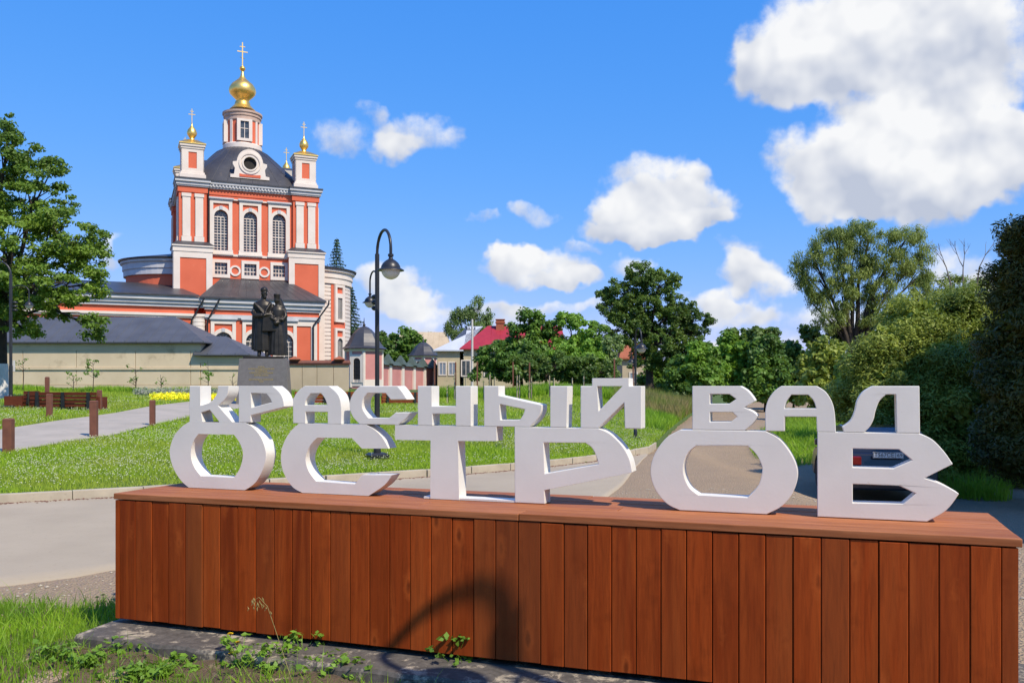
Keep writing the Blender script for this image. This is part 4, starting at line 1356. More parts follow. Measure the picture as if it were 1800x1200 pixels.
# downpipes
def pipe(pts, nm='downpipe'):
    C(MB().tube(pts, .075, 8), nm, 'iron', 60)
for px, sg in ((366.5, 1), (517.5, -1)):
    x = cx_(px, .2)
    pipe([(x - .35 * sg, -.2, ZC - .1), (x, .2, ZC - .9), (x, .25, rz1 - .4)])
for x in (cx_(337, FY - .3), cx_(364.5, FY - .3)):
    pipe([(x + 1.0, FY - .75, EZ - .2), (x + .85, FY - .7, EZ - .5), (x, FY - .25, EZ - 2.1), (x, FY - .25, 0)])
x = cx_(551, FY - .3)
pipe([(fx1 + .75, FY - .7, EZ - .0), (fx1 + .7, FY - .7, EZ - .4), (x, FY - .25, EZ - 2.3), (x, FY - .25, 0)])

# ------------------------------------------------------------------ low buildings and walls before the church
def X(px, Y):
    return (px - CX) / FPX * Y


def Zp(py, Y):
    return EYE - (py - HY) / FPX * Y


BY = 52.
g0 = 1.35


def outbuilding(name, label, pxs, eave_py, ridge_py, ridge_px, depth, joints):
    x0, x1 = X(pxs[0], BY), X(pxs[1], BY)
    ez, rz = Zp(eave_py, BY), Zp(ridge_py, BY + depth * .45)
    b = empty(name, (x0, BY, g0), 0, label, 'building')
    L_ = x1 - x0
    h = ez - g0
    MB().box(0, L_, .06, depth, -.3, h - .02).build('wall', M['beige'], b)
    # wall panels between the joints, in two courses over a plinth
    zs = [(-.3, .42), (.44, Zp(648, BY) - g0 - .06), (Zp(648, BY) - g0 + .06, h - .42)]
    js = [0] + [X(j, BY) - x0 for j in joints] + [L_]
    for a, c in zip(js, js[1:]):
        for k, (q, r_) in enumerate(zs):
            if r_ > q:
                MB().box(a + .015, c - .015, .0 if k else -.05, .058, q, r_).build('wall_panel', M['beige'], b, None, .012)
    zl = Zp(648, BY) - g0
    MB().box(-.03, L_ + .03, -.07, .056, zl - .055, zl + .055).build('ledge', M['beige'], b)
    MB().box(-.03, L_ + .03, -.03, .056, h - .415, h - .03).build('frieze', M['beige'], b)
    o = .35
    r0, r1 = X(ridge_px[0], BY + depth * .45) - x0, X(ridge_px[1], BY + depth * .45) - x0
    rr = rz - g0
    V = [(-o, -o, h), (L_ + o, -o, h), (L_ + o, depth + o, h), (-o, depth + o, h), (-o, -o, h + .07), (L_ + o, -o, h + .07), (L_ + o, depth + o, h + .07), (-o, depth + o, h + .07), (r0, depth * .45, rr), (r1, depth * .45, rr)]
    MB().add(V, [(0, 3, 2, 1), (0, 1, 5, 4), (1, 2, 6, 5), (2, 3, 7, 6), (3, 0, 4, 7), (4, 5, 9, 8), (5, 6, 9), (6, 7, 8, 9), (7, 4, 8)]).build('roof', M['roofblue'], b)
    s = MB()
    n = int(L_ / .62)
    for i in range(n + 1):
        x = -o + .05 + (L_ + 2 * o - .1) * i / n
        # seam runs up the slope until the hip cuts it
        t = 1.
        if x < r0:
            t = (x + o) / (r0 + o) if r0 > -o else 1
        if x > r1:
            t = (L_ + o - x) / (L_ + o - r1)
        t = max(.02, min(1, t))
        s.tube([(x, -o, h + .075), (x, -o + (depth * .45 + o) * t, h + .075 + (rr - h - .07) * t)], .036, 4)
    s.build('roof_seam', M['roofblue'], b)['kind'] = 'stuff'
    return b


outbuilding('outbuilding', 'long low beige building with slate grey hipped roof below the church', (-60, 352), 603, 557, (-40, 308), 6., (40, 134, 238, 335))
BY += .02
outbuilding('outbuilding', 'small beige annex with lower hipped roof left of the monument', (352.6, 432), 625, 591, (353, 397), 4.6, (420,))
BY = 52.

# concrete fence between monument and corner tower
fence = empty('concrete_fence', (X(500, 52.5), 52.5, g0), 0, 'beige concrete panel fence with brown coping right of the monument', 'fence')
fx = X(500, 52.5)
js = [500, 531, 557, 586, 613]
for a, c in zip(js, js[1:]):
    MB().box(X(a, 52.5) - fx + .012, X(c, 52.5) - fx - .012, 0, .14, -.3, Zp(641, 52.5) - g0).build('panel', M['beige2'], fence, None, .012)
MB().box(-.1, X(615, 52.5) - fx, -.1, .24, Zp(640.8, 52.5) - g0, Zp(638, 52.5) - g0).add([(-.1, -.14, Zp(637.9, 52.5) - g0), (X(615, 52.5) - fx, -.14, Zp(637.9, 52.5) - g0), (X(615, 52.5) - fx, .28, Zp(637.9, 52.5) - g0), (-.1, .28, Zp(637.9, 52.5) - g0), (-.1, .07, Zp(633, 52.5) - g0), (X(615, 52.5) - fx, .07, Zp(633, 52.5) - g0)], [(0, 1, 5, 4), (2, 3, 4, 5), (1, 2, 5), (3, 0, 4), (3, 2, 1, 0)]).build('coping', M['rust'], fence)
for px in (518, 596):
    c = X(px, 52.5) - fx
    MB().box(c - .26, c + .26, -.2, .34, Zp(634, 52.5) - g0, Zp(631.5, 52.5) - g0).frustum(c - .34, c + .34, -.27, .41, Zp(631.4, 52.5) - g0, Zp(625.5, 52.5) - g0, .335).build('pier_cap', M['brick'], fence)


def octo(r, z, c=(0, 0), ph=math.pi / 8):
    return [(c[0] + r * math.cos(ph + k * math.pi / 4), c[1] + r * math.sin(ph + k * math.pi / 4), z) for k in range(8)]


def corner_tower(pxc, Y, w_px, eave_py, tip_py, base_py, label, door=True):
    """pink octagonal corner tower with a bell-shaped sheet roof"""
    s = Y / FPX
    z0 = Zp(base_py, Y)
    r = w_px * s / 2 / math.cos(math.pi / 8) * .97
    b = empty('corner_tower', (X(pxc, Y + r), Y + r, z0), R(-14), label, 'tower', 'pink corner towers of the churchyard wall')
    h = Zp(eave_py, Y) - z0
    MB().rings([octo(r, -.5), octo(r, h)]).build('wall', M['pink'], b)
    m = MB()
    for k in range(8):
        a = math.pi / 8 + k * math.pi / 4
        m.lathe([(.15, -.4), (.15, h)], (r * .97 * math.cos(a), r * .97 * math.sin(a), 0), 8)
    m.rings([octo(r + .06, h - .25), octo(r + .2, h - .05)]).rings([octo(r + .05, -.3), octo(r + .05, .25)])
    m.build('corner_pilaster', M['cream'], b)
    ph = Zp(tip_py, Y) - z0 - h
    prof = [(1.2, 0), (1.0, .1), (.86, .26), (.73, .46), (.59, .66), (.42, .82), (.24, .94), (.05, 1.0)]
    ro = MB().rings([octo((r + .1) * q, h + .01 + ph * t) for q, t in prof]).build('roof', M['roof'], b)
    MB().lathe([(.1, 0), (.14, .15), (.05, .3), (.02, .75)], (0, 0, h + ph - .03), 8).build('finial', M['roof'], ro)
    for k in (-2,) if door else ():
        a = k * math.pi / 4
        ap = r * math.cos(math.pi / 8)
        mx = Matrix.Translation((ap * math.cos(a), ap * math.sin(a), 0)) @ Matrix.Rotation(a + math.pi / 2, 4, 'Z')
        hw = r * .2
        o_ = [(-hw - .2, 0), (hw + .2, 0), (hw + .2, h - .5), (-hw - .2, h - .5)]
        top = h * .72
        p = MB().plate(o_, [arch(0, .02, top, hw * 2), [(-hw + .02, top + .22), (hw - .02, top + .22), (hw - .02, h - .75), (-hw + .02, h - .75)]] if h - .75 > top + .3 else [arch(0, .02, top, hw * 2)], -.1, .05).xform(mx).build('doorway', M['cream'], b)
        MB().box(-hw, hw, -.03, .0, 0, top - .1).xform(mx).build('opening', M['dark'], p)
        gm = MB()
        for q in (-.5, 0, .5):
            gm.box(q * hw - .015, q * hw + .015, -.06, -.035, 0, top - .2)
        for q in range(1, 6):
            gm.box(-hw, hw, -.058, -.037, top * q / 6 - .012, top * q / 6 + .012)
        gm.xform(mx).build('grille', M['iron'], p)
    return b


corner_tower(640, 74, 62, 612, 571, 672, 'nearer pink corner tower with arched grille and dark bell roof')
corner_tower(744, 112, 45, 624.5, 600, 661, 'farther pink corner tower with dark bell roof beyond the pink wall')

# pink churchyard wall between the towers
pw = empty('churchyard_wall', (X(668, 79), 79, 1.9), 0, 'low pink wall with white piers and green roof between the towers', 'wall')
A_, B_ = Vector((X(670, 79), 79)), Vector((X(733, 108), 108))
B2 = Vector((X(762, 104), 104))
A2 = Vector((X(676, 92), 92))


def wall_run(a, b, ztop, zbot, npier):
    d = b - a
    L_ = d.length
    e = math.atan2(d.y, d.x)
    mx = Matrix.Translation((a.x - pw.location.x, a.y - pw.location.y, 0)) @ Matrix.Rotation(e, 4, 'Z')
    MB().box(0, L_, -.15, .15, zbot, ztop - .02).xform(mx).build('wall', M['pink'], pw)
    MB().add([(0, -.4, ztop - .02), (L_, -.4, ztop - .02), (L_, .4, ztop - .02), (0, .4, ztop - .02), (0, 0, ztop + .35), (L_, 0, ztop + .35)], [(0, 1, 5, 4), (2, 3, 4, 5), (1, 2, 5), (3, 0, 4), (3, 2, 1, 0)]).xform(mx).build('coping', M['greenroof'], pw)
    for i in range(npier):
        x = L_ * (i + .5) / npier
        MB().box(x - .35, x + .35, -.3, .3, zbot, ztop + .1).xform(mx).build('pier', M['cream'], pw)
        MB().frustum(x - .6, x + .6, -.55, .55, ztop + .102, ztop + 1.0, .5).xform(mx).build('pier_cap', M['greenroof'], pw)


wall_run(A_, Vector((X(768, 98), 98)), Zp(645, 90) - 1.9, -.6, 5)


# ------------------------------------------------------------------ houses
def house(label, x0, x1, Y, dep, gz, ez, rz, wallm, roofm, hip=(0, 0), chim=None, windows=(), over=.4, name='house', winm='shutter'):
    b = empty(name, (x0, Y, gz), 0, label, 'house')
    L_ = x1 - x0
    h, r_ = ez - gz, rz - gz
    MB().box(0, L_, 0, dep, -.8, h).build('wall', M[wallm], b)
    o = over
    V = [(-o, -o, h - .08), (L_ + o, -o, h - .08), (L_ + o, dep + o, h - .08), (-o, dep + o, h - .08), (-o, -o, h + .05), (L_ + o, -o, h + .05), (L_ + o, dep + o, h + .05), (-o, dep + o, h + .05), (hip[0], dep / 2, r_), (L_ - hip[1], dep / 2, r_)]
    roof = MB().add(V, [(0, 3, 2, 1), (0, 1, 5, 4), (1, 2, 6, 5), (2, 3, 7, 6), (3, 0, 4, 7), (4, 5, 9, 8), (5, 6, 9), (6, 7, 8, 9), (7, 4, 8)]).build('roof', M[roofm], b)
    sm = MB()
    n = int(L_ / .9)
    for i in range(1, n):
        x = L_ * i / n
        if hip[0] < x < L_ - hip[1]:
            sm.tube([(x, -o, h + .06), (x, dep / 2, r_ + .01)], .02, 4)
    if sm.v:
        sm.build('roof_seam', M[roofm], roof)['kind'] = 'stuff'
    if chim:
        cx, cy, cw, ch = chim
        MB().box(cx - cw / 2, cx + cw / 2, cy - cw / 2, cy + cw / 2, h, r_ + ch).box(cx - cw / 2 - .07, cx + cw / 2 + .07, cy - cw / 2 - .07, cy + cw / 2 + .07, r_ + ch - .3, r_ + ch - .15).box(cx - cw / 2 - .07, cx + cw / 2 + .07, cy - cw / 2 - .07, cy + cw / 2 + .07, r_ + ch + .05, r_ + ch + .12).build('chimney', M['brick'], roof)
    for (wx, wz, ww, wh) in windows:
        f = MB().plate([(wx - ww / 2 - .12, wz - .12), (wx + ww / 2 + .12, wz - .12), (wx + ww / 2 + .12, wz + wh + .12), (wx - ww / 2 - .12, wz + wh + .12)], [[(wx - ww / 2, wz), (wx + ww / 2, wz), (wx + ww / 2, wz + wh), (wx - ww / 2, wz + wh)]], -.07, .0 - .004).box(wx - .03, wx + .03, -.05, -.02, wz, wz + wh).build('window', M['cream'], b)
        MB().box(wx - ww / 2, wx + ww / 2, -.016, -.008, wz, wz + wh).build('pane', M[winm], f)
    return b


HY_ = 92.
s_ = HY_ / FPX
house('pale yellow house end with whitish sheet roof left of the crimson roof', X(769, HY_), X(808, HY_) + .0, HY_, 7.5, 2.0, Zp(616, HY_), Zp(573.5, HY_ + 3.75), 'yellow', 'whiteroof', (4.6, -.6), None, [(X(778, HY_) - X(769, HY_), .9, .62, 1.2), (X(795, HY_) - X(769, HY_), .9, .62, 1.2)])
house('pale yellow house with crimson sheet roof and brick chimney', X(808, HY_) + .42, X(990, HY_), HY_ + .05, 7.5, 2.0, Zp(613, HY_), Zp(572.5, HY_ + 3.75), 'yellow', 'redroof', (2.4, 0), (X(879, HY_ + 3) - X(808, HY_) - .4, 3.4, .9, .55), [(X(819, HY_) - X(808, HY_) - .42, .8, .8, 1.5), (X(852, HY_) - X(808, HY_), .8, .8, 1.5)], .4, 'house', 'glass')
house('distant house with weathered grey roof behind the pink tower', X(688, 140), X(790, 140), 140, 9, 2.2, Zp(622, 140), Zp(583, 144), 'yellow', 'beige2', (1, 1), None, [(2, 1.0, .9, 1.3)])
house('small house with orange-red roof under the ash tree', X(1094, 96), X(1143, 96), 96, 5, 1.6, Zp(630, 96), Zp(602, 98), 'beige2', 'brick', (.3, .3), None, [(1.2, .6, .7, .9)])

# utility pole
g = at(830, 650, 86)
up = empty('utility_pole', (g.x, g.y, 1.9), 0, 'pale concrete utility pole before the crimson roof', 'pole')
MB().lathe([(.13, -.5), (.10, Zp(561, 86) - 1.9)], (0, 0, 0), 10).build('pole', M['concrete_pole'], up, 40)
zt = Zp(580, 86) - 1.9
MB().box(-.55, .3, -.05, .05, zt, zt + .08).build('cross_arm', M['iron'], up)
for x in (-.5, -.3, .25):
    MB().lathe([(.03, 0), (.07, .08), (.05, .2), (.01, .22)], (x, 0, zt + .08), 8).build('insulator', M['iron'], up)


# ------------------------------------------------------------------ monument
MY = 34.
mz = hz1(X(465, MY), MY)
mon = empty('monument', (X(461, MY), MY, mz), R(9), 'grey granite pedestal with gilt inscription beneath the bronze couple', 'monument')
s_ = MY / FPX
pt = Zp(630, MY) - mz
hwp = 38 * s_
MB().frustum(-hwp - .18, hwp + .18, 0, 1.55, -.3, pt, .13, .13).build('pedestal', M['granite'], mon, None, .015)
MB().box(-hwp + .1, hwp - .06, .15, 1.2, pt + .001, pt + .09).build('bronze_base', M['bronze'], mon, None, .01)
lines = [('КНЯЗЬ', 645, 11), ('АЛЕКСАНДР НЕВСКИЙ', 648.5 - .2, 44), ('И КНЯЖНА', 651.8, 20), ('АЛЕКСАНДРА ПОЛОЦКАЯ', 655.3, 40), ('БРЯЧИСЛАВНА', 659.5, 24), ('ВЕНЧАНЫ В ТОРОПЦЕ', 667, 41), ('1239', 670.5, 7)]
for body, py, wpx in lines:
    z = Zp(py, MY) - mz
    me = text_mesh(body, .085, M['goldtext'], 'inscription', .003, wpx * s_)
    o = place('inscription', me, mon, (-.05, .0 + .13 * (z + .3) / (pt + .3) - .006, z))


def figure(name, parts_fn, loc, label):
    m = MB()
    parts_fn(m)
    o = m.build(name, M['bronze'], mon, None, loc=loc)
    r_ = o.modifiers.new('fuse', 'REMESH')
    r_.mode = 'VOXEL'
    r_.voxel_size = .022
    r_.use_smooth_shade = True
    o.scale = (.88, .92, 1)
    o['label'] = label
    return o


def robe(m, prof, nf, amp, ph=0., c=(0, 0)):
    """a draped shell: rows of (z, cx, cy, rx, ry, fold)"""
    n = 72
    rings = []
    for z, ox, oy, rx, ry, f in prof:
        ring = []
        for j in range(n):
            a = 2 * math.pi * j / n
            k = 1 + f * amp * (.6 * math.sin(nf * a + ph + z * .5) + .4 * math.sin((nf * 1.7) * a + 1.3 + z))
            ring.append((c[0] + ox + rx * k * math.cos(a), c[1] + oy + ry * k * math.sin(a), z))
        rings.append(ring)
    m.rings(rings)


def head(m, c, r, turn, beard):
    m.sphere(c, r, 20, 14, r * 1.28)
    f = Vector((math.sin(turn), -math.cos(turn), 0))
    s = Vector((f.y, -f.x, 0))
    c = Vector(c)
    m.sphere(c + f * r * .98 + Vector((0, 0, -r * .12)), r * .16, 8, 6, r * .3)        # nose
    m.sphere(c + f * r * .80 + Vector((0, 0, r * .32)), r * .38, 10, 6, r * .14)        # brow
    m.sphere(c + f * r * .74 + Vector((0, 0, -r * .62)), r * .36, 10, 6, r * .2)        # mouth and chin
    for q in (-1, 1):
        m.sphere(c + s * r * .98 * q + Vector((0, 0, -.05 * r)), r * .18, 8, 6, r * .3)  # ears
    if beard:
        m.sphere(c + f * r * .55 + Vector((0, 0, -r * 1.05)), r * .55, 12, 8, r * .62)


def hand(m, p, d, up):
    """palm with five curled fingers pointing along d"""
    p, d, up = Vector(p), Vector(d).normalized(), Vector(up).normalized()
    s = d.cross(up)
    m.sphere(p, .065, 10, 8)
    for k, l in enumerate((.1, .125, .135, .12)):
        q = p + s * (.026 * (k - 1.5) * 1.3)
        m.tube([q, q + d * l * .55 + up * .01, q + d * l - up * .035], [.021, .019, .014], 6)
    m.tube([p - s * .05, p - s * .09 + d * .05, p - s * .085 + d * .1], [.022, .02, .015], 6)


def man(m):
    H_ = 2.66
    robe(m, [(.22, 0, .0, .42, .30, 1), (.6, 0, 0, .40, .29, 1), (1.1, .0, 0, .36, .27, .8), (1.5, 0, 0, .33, .25, .5), (1.75, 0, 0, .37, .25, .3), (2.0, 0, .0, .40, .24, .15), (2.14, 0, .02, .34, .2, .1), (2.22, 0, .02, .15, .14, 0)], 11, .055)
    # cloak behind the left shoulder falling to the ground
    robe(m, [(.28, -.20, .12, .34, .22, 1), (1.0, -.20, .12, .32, .2, 1), (1.6, -.18, .1, .32, .2, .8), (2.05, -.14, .08, .32, .19, .3), (2.16, -.05, .06, .25, .16, .1)], 9, .07, 1.)
    m.tube([(0, .0, 2.1), (.01, -.01, 2.4)], [.13, .10], 12)
    head(m, (.04, -.03, 2.46), .135, .5, True)
    m.lathe([(.145, 0), (.16, .05), (.155, .12), (.09, .18), (.02, .2)], (.03, -.01, 2.53), 18)   # fur cap
    for a, b in (((-.16, -.06, .3), (-.17, -.16, .02)), ((.15, -.06, .3), (.17, -.18, .02))):
        m.tube([a, b], [.1, .085], 8)
        m.tube([Vector(b) + Vector((0, .06, .04)), Vector(b) + Vector((0, -.18, .03))], [.075, .06], 8)
    # arms: right forearm across the chest, left hand holding a hanging shield cloth
    m.tube([(-.34, .0, 2.02), (-.44, -.06, 1.72), (-.34, -.24, 1.58), (-.02, -.32, 1.60)], [.13, .115, .1, .075], 10)
    hand(m, (.02, -.33, 1.6), (1, -.1, 0), (0, -.3, 1))
    m.tube([(.34, .0, 2.02), (.42, -.08, 1.76), (.36, -.26, 1.62), (.14, -.34, 1.62)], [.13, .11, .095, .075], 10)
    hand(m, (.12, -.35, 1.62), (-1, -.1, -.2), (0, -.3, 1))
    m.frustum(-.02, .58, -.36, -.27, .98, 1.6, .04, .01)                      # heart-shaped shield before the waist
    m.tube([(-.38, -.12, 2.08), (-.1, -.26, 1.8), (.1, -.3, 1.62)], [.06, .06, .05], 8)   # cloak edge
    m.tube([(.32, -.12, 2.08), (.16, -.26, 1.82), (.1, -.3, 1.66)], [.06, .05, .05], 8)


def woman(m):
    robe(m, [(.06, 0, 0, .44, .34, 1), (.5, 0, 0, .41, .31, 1), (1.0, .0, 0, .34, .27, .9), (1.35, 0, 0, .27, .22, .6), (1.6, 0, -.01, .26, .21, .3), (1.82, 0, .0, .31, .2, .1), (1.94, 0, .02, .25, .16, 0), (2.0, 0, .02, .12, .11, 0)], 14, .06, .4)
    # long veil down the back and over the right shoulder
    robe(m, [(.72, .26, .12, .17, .2, 1), (1.2, .24, .12, .17, .19, 1), (1.7, .2, .1, .2, .18, .5), (2.0, .1, .08, .2, .16, .2), (2.28, .02, .06, .15, .14, 0)], 7, .06)
    m.tube([(0, 0, 1.9), (-.02, -.01, 2.16)], [.11, .085], 12)
    head(m, (-.03, -.02, 2.2), .12, -.6, False)
    m.lathe([(.135, 0), (.15, .14), (.155, .19), (.02, .2)], (-.02, .0, 2.26), 18)      # tall headdress
    m.tube([(.28, .0, 1.86), (.36, -.08, 1.58), (.24, -.25, 1.42), (-.06, -.29, 1.46)], [.105, .095, .085, .06], 10)
    hand(m, (-.08, -.3, 1.46), (-1, -.1, 0), (0, -.3, 1))
    m.tube([(-.27, .0, 1.86), (-.34, -.12, 1.62), (-.24, -.26, 1.5), (.02, -.32, 1.36)], [.105, .09, .08, .06], 10)
    hand(m, (.04, -.33, 1.36), (1, -.1, -.2), (0, -.3, 1))
    m.sphere((-.02, -.32, 1.3), .13, 12, 8, .1)


figure('man_figure', man, (X(458, MY) - X(461, MY) + .03, .68, pt + .09), 'bronze man in long cloak and cap holding a shield')
figure('woman_figure', woman, (X(487, MY) - X(461, MY) - .06, .62, pt + .09), 'bronze woman in long gown, veil and tall headdress')


# ------------------------------------------------------------------ benches and bollards
def bench(loc, rz, L_, label, wood='benchwood'):
    """slatted bench seen from behind: seat slats, back boards and black feet"""
    b = empty('bench', loc, rz, label, 'bench', 'slatted wooden park benches')
    for k in range(4):
        MB().box(-L_ / 2, L_ / 2, .08 + k * .11, .175 + k * .11, .43, .47).build('seat_slat', M[wood], b)
    for k in range(4):
        MB().box(-L_ / 2, L_ / 2, .0 - .02 * k, .035 - .02 * k, .16 + k * .175, .32 + k * .175).build('back_slat', M[wood], b)
    n = max(2, int(L_ / .9) + 1)
    for i in range(n):
        x = -L_ / 2 + .25 + (L_ - .5) * i / (n - 1)
        MB().box(x - .05, x + .05, .04, .5, 0, .42).box(x - .05, x + .05, -.075, -.062 + .05, .0, .84).build('leg', M['iron'], b)
    for s in (-1, 1):
        MB().box(s * L_ / 2 - .04, s * L_ / 2 + .04, .0, .52, .05, .62).build('armrest', M[wood], b)
    b.scale = (1, 1, .66)
    return b


g = ground_at(112, 721)
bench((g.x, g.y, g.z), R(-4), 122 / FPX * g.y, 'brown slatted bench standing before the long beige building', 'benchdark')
g = ground_at(41, 719)
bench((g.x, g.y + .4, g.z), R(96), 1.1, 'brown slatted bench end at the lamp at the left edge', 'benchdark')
g = ground_at(706, 712)
bench((g.x, g.y, g.z), R(8), 68 / FPX * g.y, 'red-brown bench seen between the letters С and Н')
g = ground_at(572, 712)
bench((g.x, g.y, g.z), R(-3), 108 / FPX * g.y, 'red-brown bench seen through the letter А of the left sign')

boll = [(15, 738, 797, 15, 'rusty square bollard at the left edge where the path meets the lawn'), (165, 706, 769, 11.5, 'rusty square bollard halfway along the near edge of the path'), (268, 705, 749, 8.5, 'rusty square bollard nearest the letter К'), (87, 694, 734, 8.5, 'rusty square bollard in front of the bench'), (175, 687, 722, 7, 'rusty square bollard at the right end of the bench'), (83, 682, 692, 6, 'rusty square bollard behind the bench')]
for px, py0, py1, w_, lab in boll:
    g = ground_at(px, py1 if py1 > 700 else 716)
    h = (py1 - py0) / FPX * g.y
    if py1 < 700:
        h = .95
    hw = w_ / FPX * g.y / 2
    b = empty('bollard', (g.x, g.y, g.z), R(6), lab, 'bollard', 'rusty square bollards along the path')
    MB().box(-hw, hw, -hw, hw, -.2, h).build('post', M['rust'], b, None, .006)
    MB().frustum(-hw - .004, hw + .004, -hw - .004, hw + .004, h + .001, h + .03, .02).build('cap', M['rust'], b)

# rusty fence posts at the far side of the lawn
rnd = random.Random(31)
places_ = ['by the yellow house', 'between utility pole and house', 'left of the apple bushes', 'before the dark bushes', 'in the tall grass left of the lamp', 'just left of the lamp at the lawn corner', 'beside the pink tower']
for (px, t_, b_), wd in zip([(801, 636, 664), (839, 635, 665), (902, 636, 665), (931, 637, 668), (1080, 630, 664), (1113, 625, 672), (764, 637, 661)], places_):
    Y = 52.
    o = MB().box(-.04, .04, -.04, .04, 0, (b_ - t_) / FPX * Y + .5).build('fence_post', M['rust'], None, loc=(X(px, Y), Y, Zp(b_, Y) - .5))
    tag(o, 'thin rusty fence post ' + wd, 'post', 'rusty fence posts behind the lawn')

# saplings tied to pale stakes
sap = [(786, 675, 712), (799, 655, 690), (819, 664, 690), (851, 670, 690), (861, 658, 672), (870, 662, 676), (909, 660, 695), (913, 659, 690), (934, 661, 682), (966, 660, 700), (974, 664, 690), (1006, 664, 690), (1026, 661, 684), (930, 670, 704)]
ordw = ['first', 'second', 'third', 'fourth', 'fifth', 'sixth', 'seventh', 'eighth', 'ninth', 'tenth', 'eleventh', 'twelfth', 'thirteenth', 'last']
order = {p[0]: k for k, p in enumerate(sorted(sap))}
for k, (px, t_, b_) in enumerate(sap):
    g = ground_at(px, max(b_, 684))
    Y = min(g.y, 46)
    gz = hz1(X(px, Y), Y)
    st = empty('staked_sapling', (X(px, Y), Y, gz), rnd.uniform(0, 6), f'pale stake with a young sapling on the lawn, {ordw[order[px]]} from the left', 'sapling', 'staked saplings on the lawn')
    h = max(.7, Zp(t_, Y) - gz)
    MB().box(-.022, .022, -.022, .022, -.1, h).build('stake', M['stake'], st)
    tr = [(.05, 0, 0), (.06, .01, h * .5), (.05, .03, h * rnd.uniform(.9, 1.2))]
    MB().tube(tr, [.012, .01, .005], 5).build('stem', M['bark'], st)
    lv = MB()
    for q in range(16):
        z = h * rnd.uniform(.45, 1.2)
        a = rnd.uniform(0, 6.28)
        r_ = rnd.uniform(.03, .2)
        c = Vector((.05 + r_ * math.cos(a), r_ * math.sin(a), z))
        d = Vector((math.cos(a), math.sin(a), rnd.uniform(-.6, .3))) * .08
        s = Vector((-math.sin(a), math.cos(a), 0)) * .03
        lv.add([c - d, c + s, c + d, c - s], [(0, 1, 2, 3)])
    lv.build('foliage', M['leaf_bush'], st)


# ------------------------------------------------------------------ parked car
def parked_car():
    cxp, Yr = 1561, 15.9
    gz = -.45
    rz = R(-12)                                  # heading away from the camera, a little to the right
    c = empty('parked_car', (X(cxp, Yr), Yr, gz), rz, 'dark blue-black hatchback parked in the shade behind the letter В', 'car')
    # local: +y is forward, rear bumper at y = 0; profile in (y, z) extruded across x
    low = [(0.06, .30), (.0, .45), (.02, .62), (.08, .92), (.16, .98), (1.0, .96), (2.6, .92), (3.5, .84), (3.86, .70), (3.92, .45), (3.85, .26), (3.55, .24), (3.5, .42, 1), (3.32, .62, 1), (3.05, .66, 1), (2.8, .58, 1), (2.66, .26), (1.2, .24), (1.15, .42, 1), (.98, .62, 1), (.72, .66, 1), (.48, .58, 1), (.36, .26)]
    green = [(.14, .95), (.34, 1.30), (.62, 1.40), (1.3, 1.425), (2.0, 1.36), (2.7, .93)]

    def shell(prof, hw, taper, zb):
        sec = smooth_loop(prof, 4)
        vs_, fs = [], []
        m = MB()
        m.plate(sec, [], -hw, hw)
        out = []
        for x, y, z in m.v:
            k = 1 - taper * max(0, z - zb)
            out.append((y * k, x, z))
        m.v = out
        return m
    shell(low, .84, .05, .6).build('body', M['carpaint'], c, None, .035)
    shell(green, .76, .32, .95).build('cabin', M['carpaint'], c, None, .03)
    MB().add([(-.55, .19, 1.03), (.55, .19, 1.03), (.49, .33, 1.31), (-.49, .33, 1.31)], [(0, 1, 2, 3)]).build('rear_window', M['glass'], c)
    for s in (-1, 1):
        MB().add([(s * .765, .5, .98), (s * .765, 2.4, .98), (s * .68, 1.95, 1.31), (s * .675, .62, 1.33)], [(0, 1, 2, 3)]).build('side_window', M['glass'], c)
        for y in (.76, 3.08):
            w_ = MB().lathe([(.14, -.1), (.28, -.1), (.30, -.06), (.30, .06), (.28, .1), (.14, .1)], (0, 0, 0), 24)
            w_.xform(Matrix.Translation((s * .74, y, .30)) @ Matrix.Rotation(R(90), 4, 'Y'))
            o = w_.build('wheel', M['tyre'], c, 40)
            r_ = MB().lathe([(.01, -.075), (.2, -.09), (.2, .09), (.01, .075)], (0, 0, 0), 20).xform(Matrix.Translation((s * .74, y, .30)) @ Matrix.Rotation(R(90), 4, 'Y'))
            r_.build('rim', M['alloy'], o, 40)
        MB().box(s * .62 - .17, s * .62 + .17, .0 - .015, .1, .74, .90).build('tail_lamp', M['tail'], c, None, .02)
        MB().box(s * .88 - .09, s * .88 + .09, 2.3, 2.42, .95, 1.08).build('wing_mirror', M['carpaint'], c, None, .02)
    MB().box(-.82, .82, -.06, .1, .30, .50).build('bumper', M['carpaint'], c, None, .04)
    zpl = EYE - (799.5 - HY) / FPX * Yr - gz
    pl = MB().box(-.26, .26, -.035, -.02, zpl - .056, zpl + .056).build('number_plate', M['platewhite'], c)
    for body, x, w_, h_ in (('Т567СЕ', -.07, .33, .10), ('69', .19, .09, .075)):
        place('plate_lettering', text_mesh(body, h_, M['black'], 'plate_lettering', .001, w_), pl, (x, -.0365, zpl))
    MB().plate([(-.256, zpl - .052), (.256, zpl - .052), (.256, zpl + .052), (-.256, zpl + .052)], [[(-.25, zpl - .046), (.118, zpl - .046), (.118, zpl + .046), (-.25, zpl + .046)], [(.124, zpl - .046), (.25, zpl - .046), (.25, zpl + .046), (.124, zpl + .046)]], -.0375, -.0352).build('plate_border', M['black'], pl)


parked_car()

# ------------------------------------------------------------------ vegetation
def unit(v):
    return v / np.maximum(np.linalg.norm(v, axis=1, keepdims=True), 1e-9)


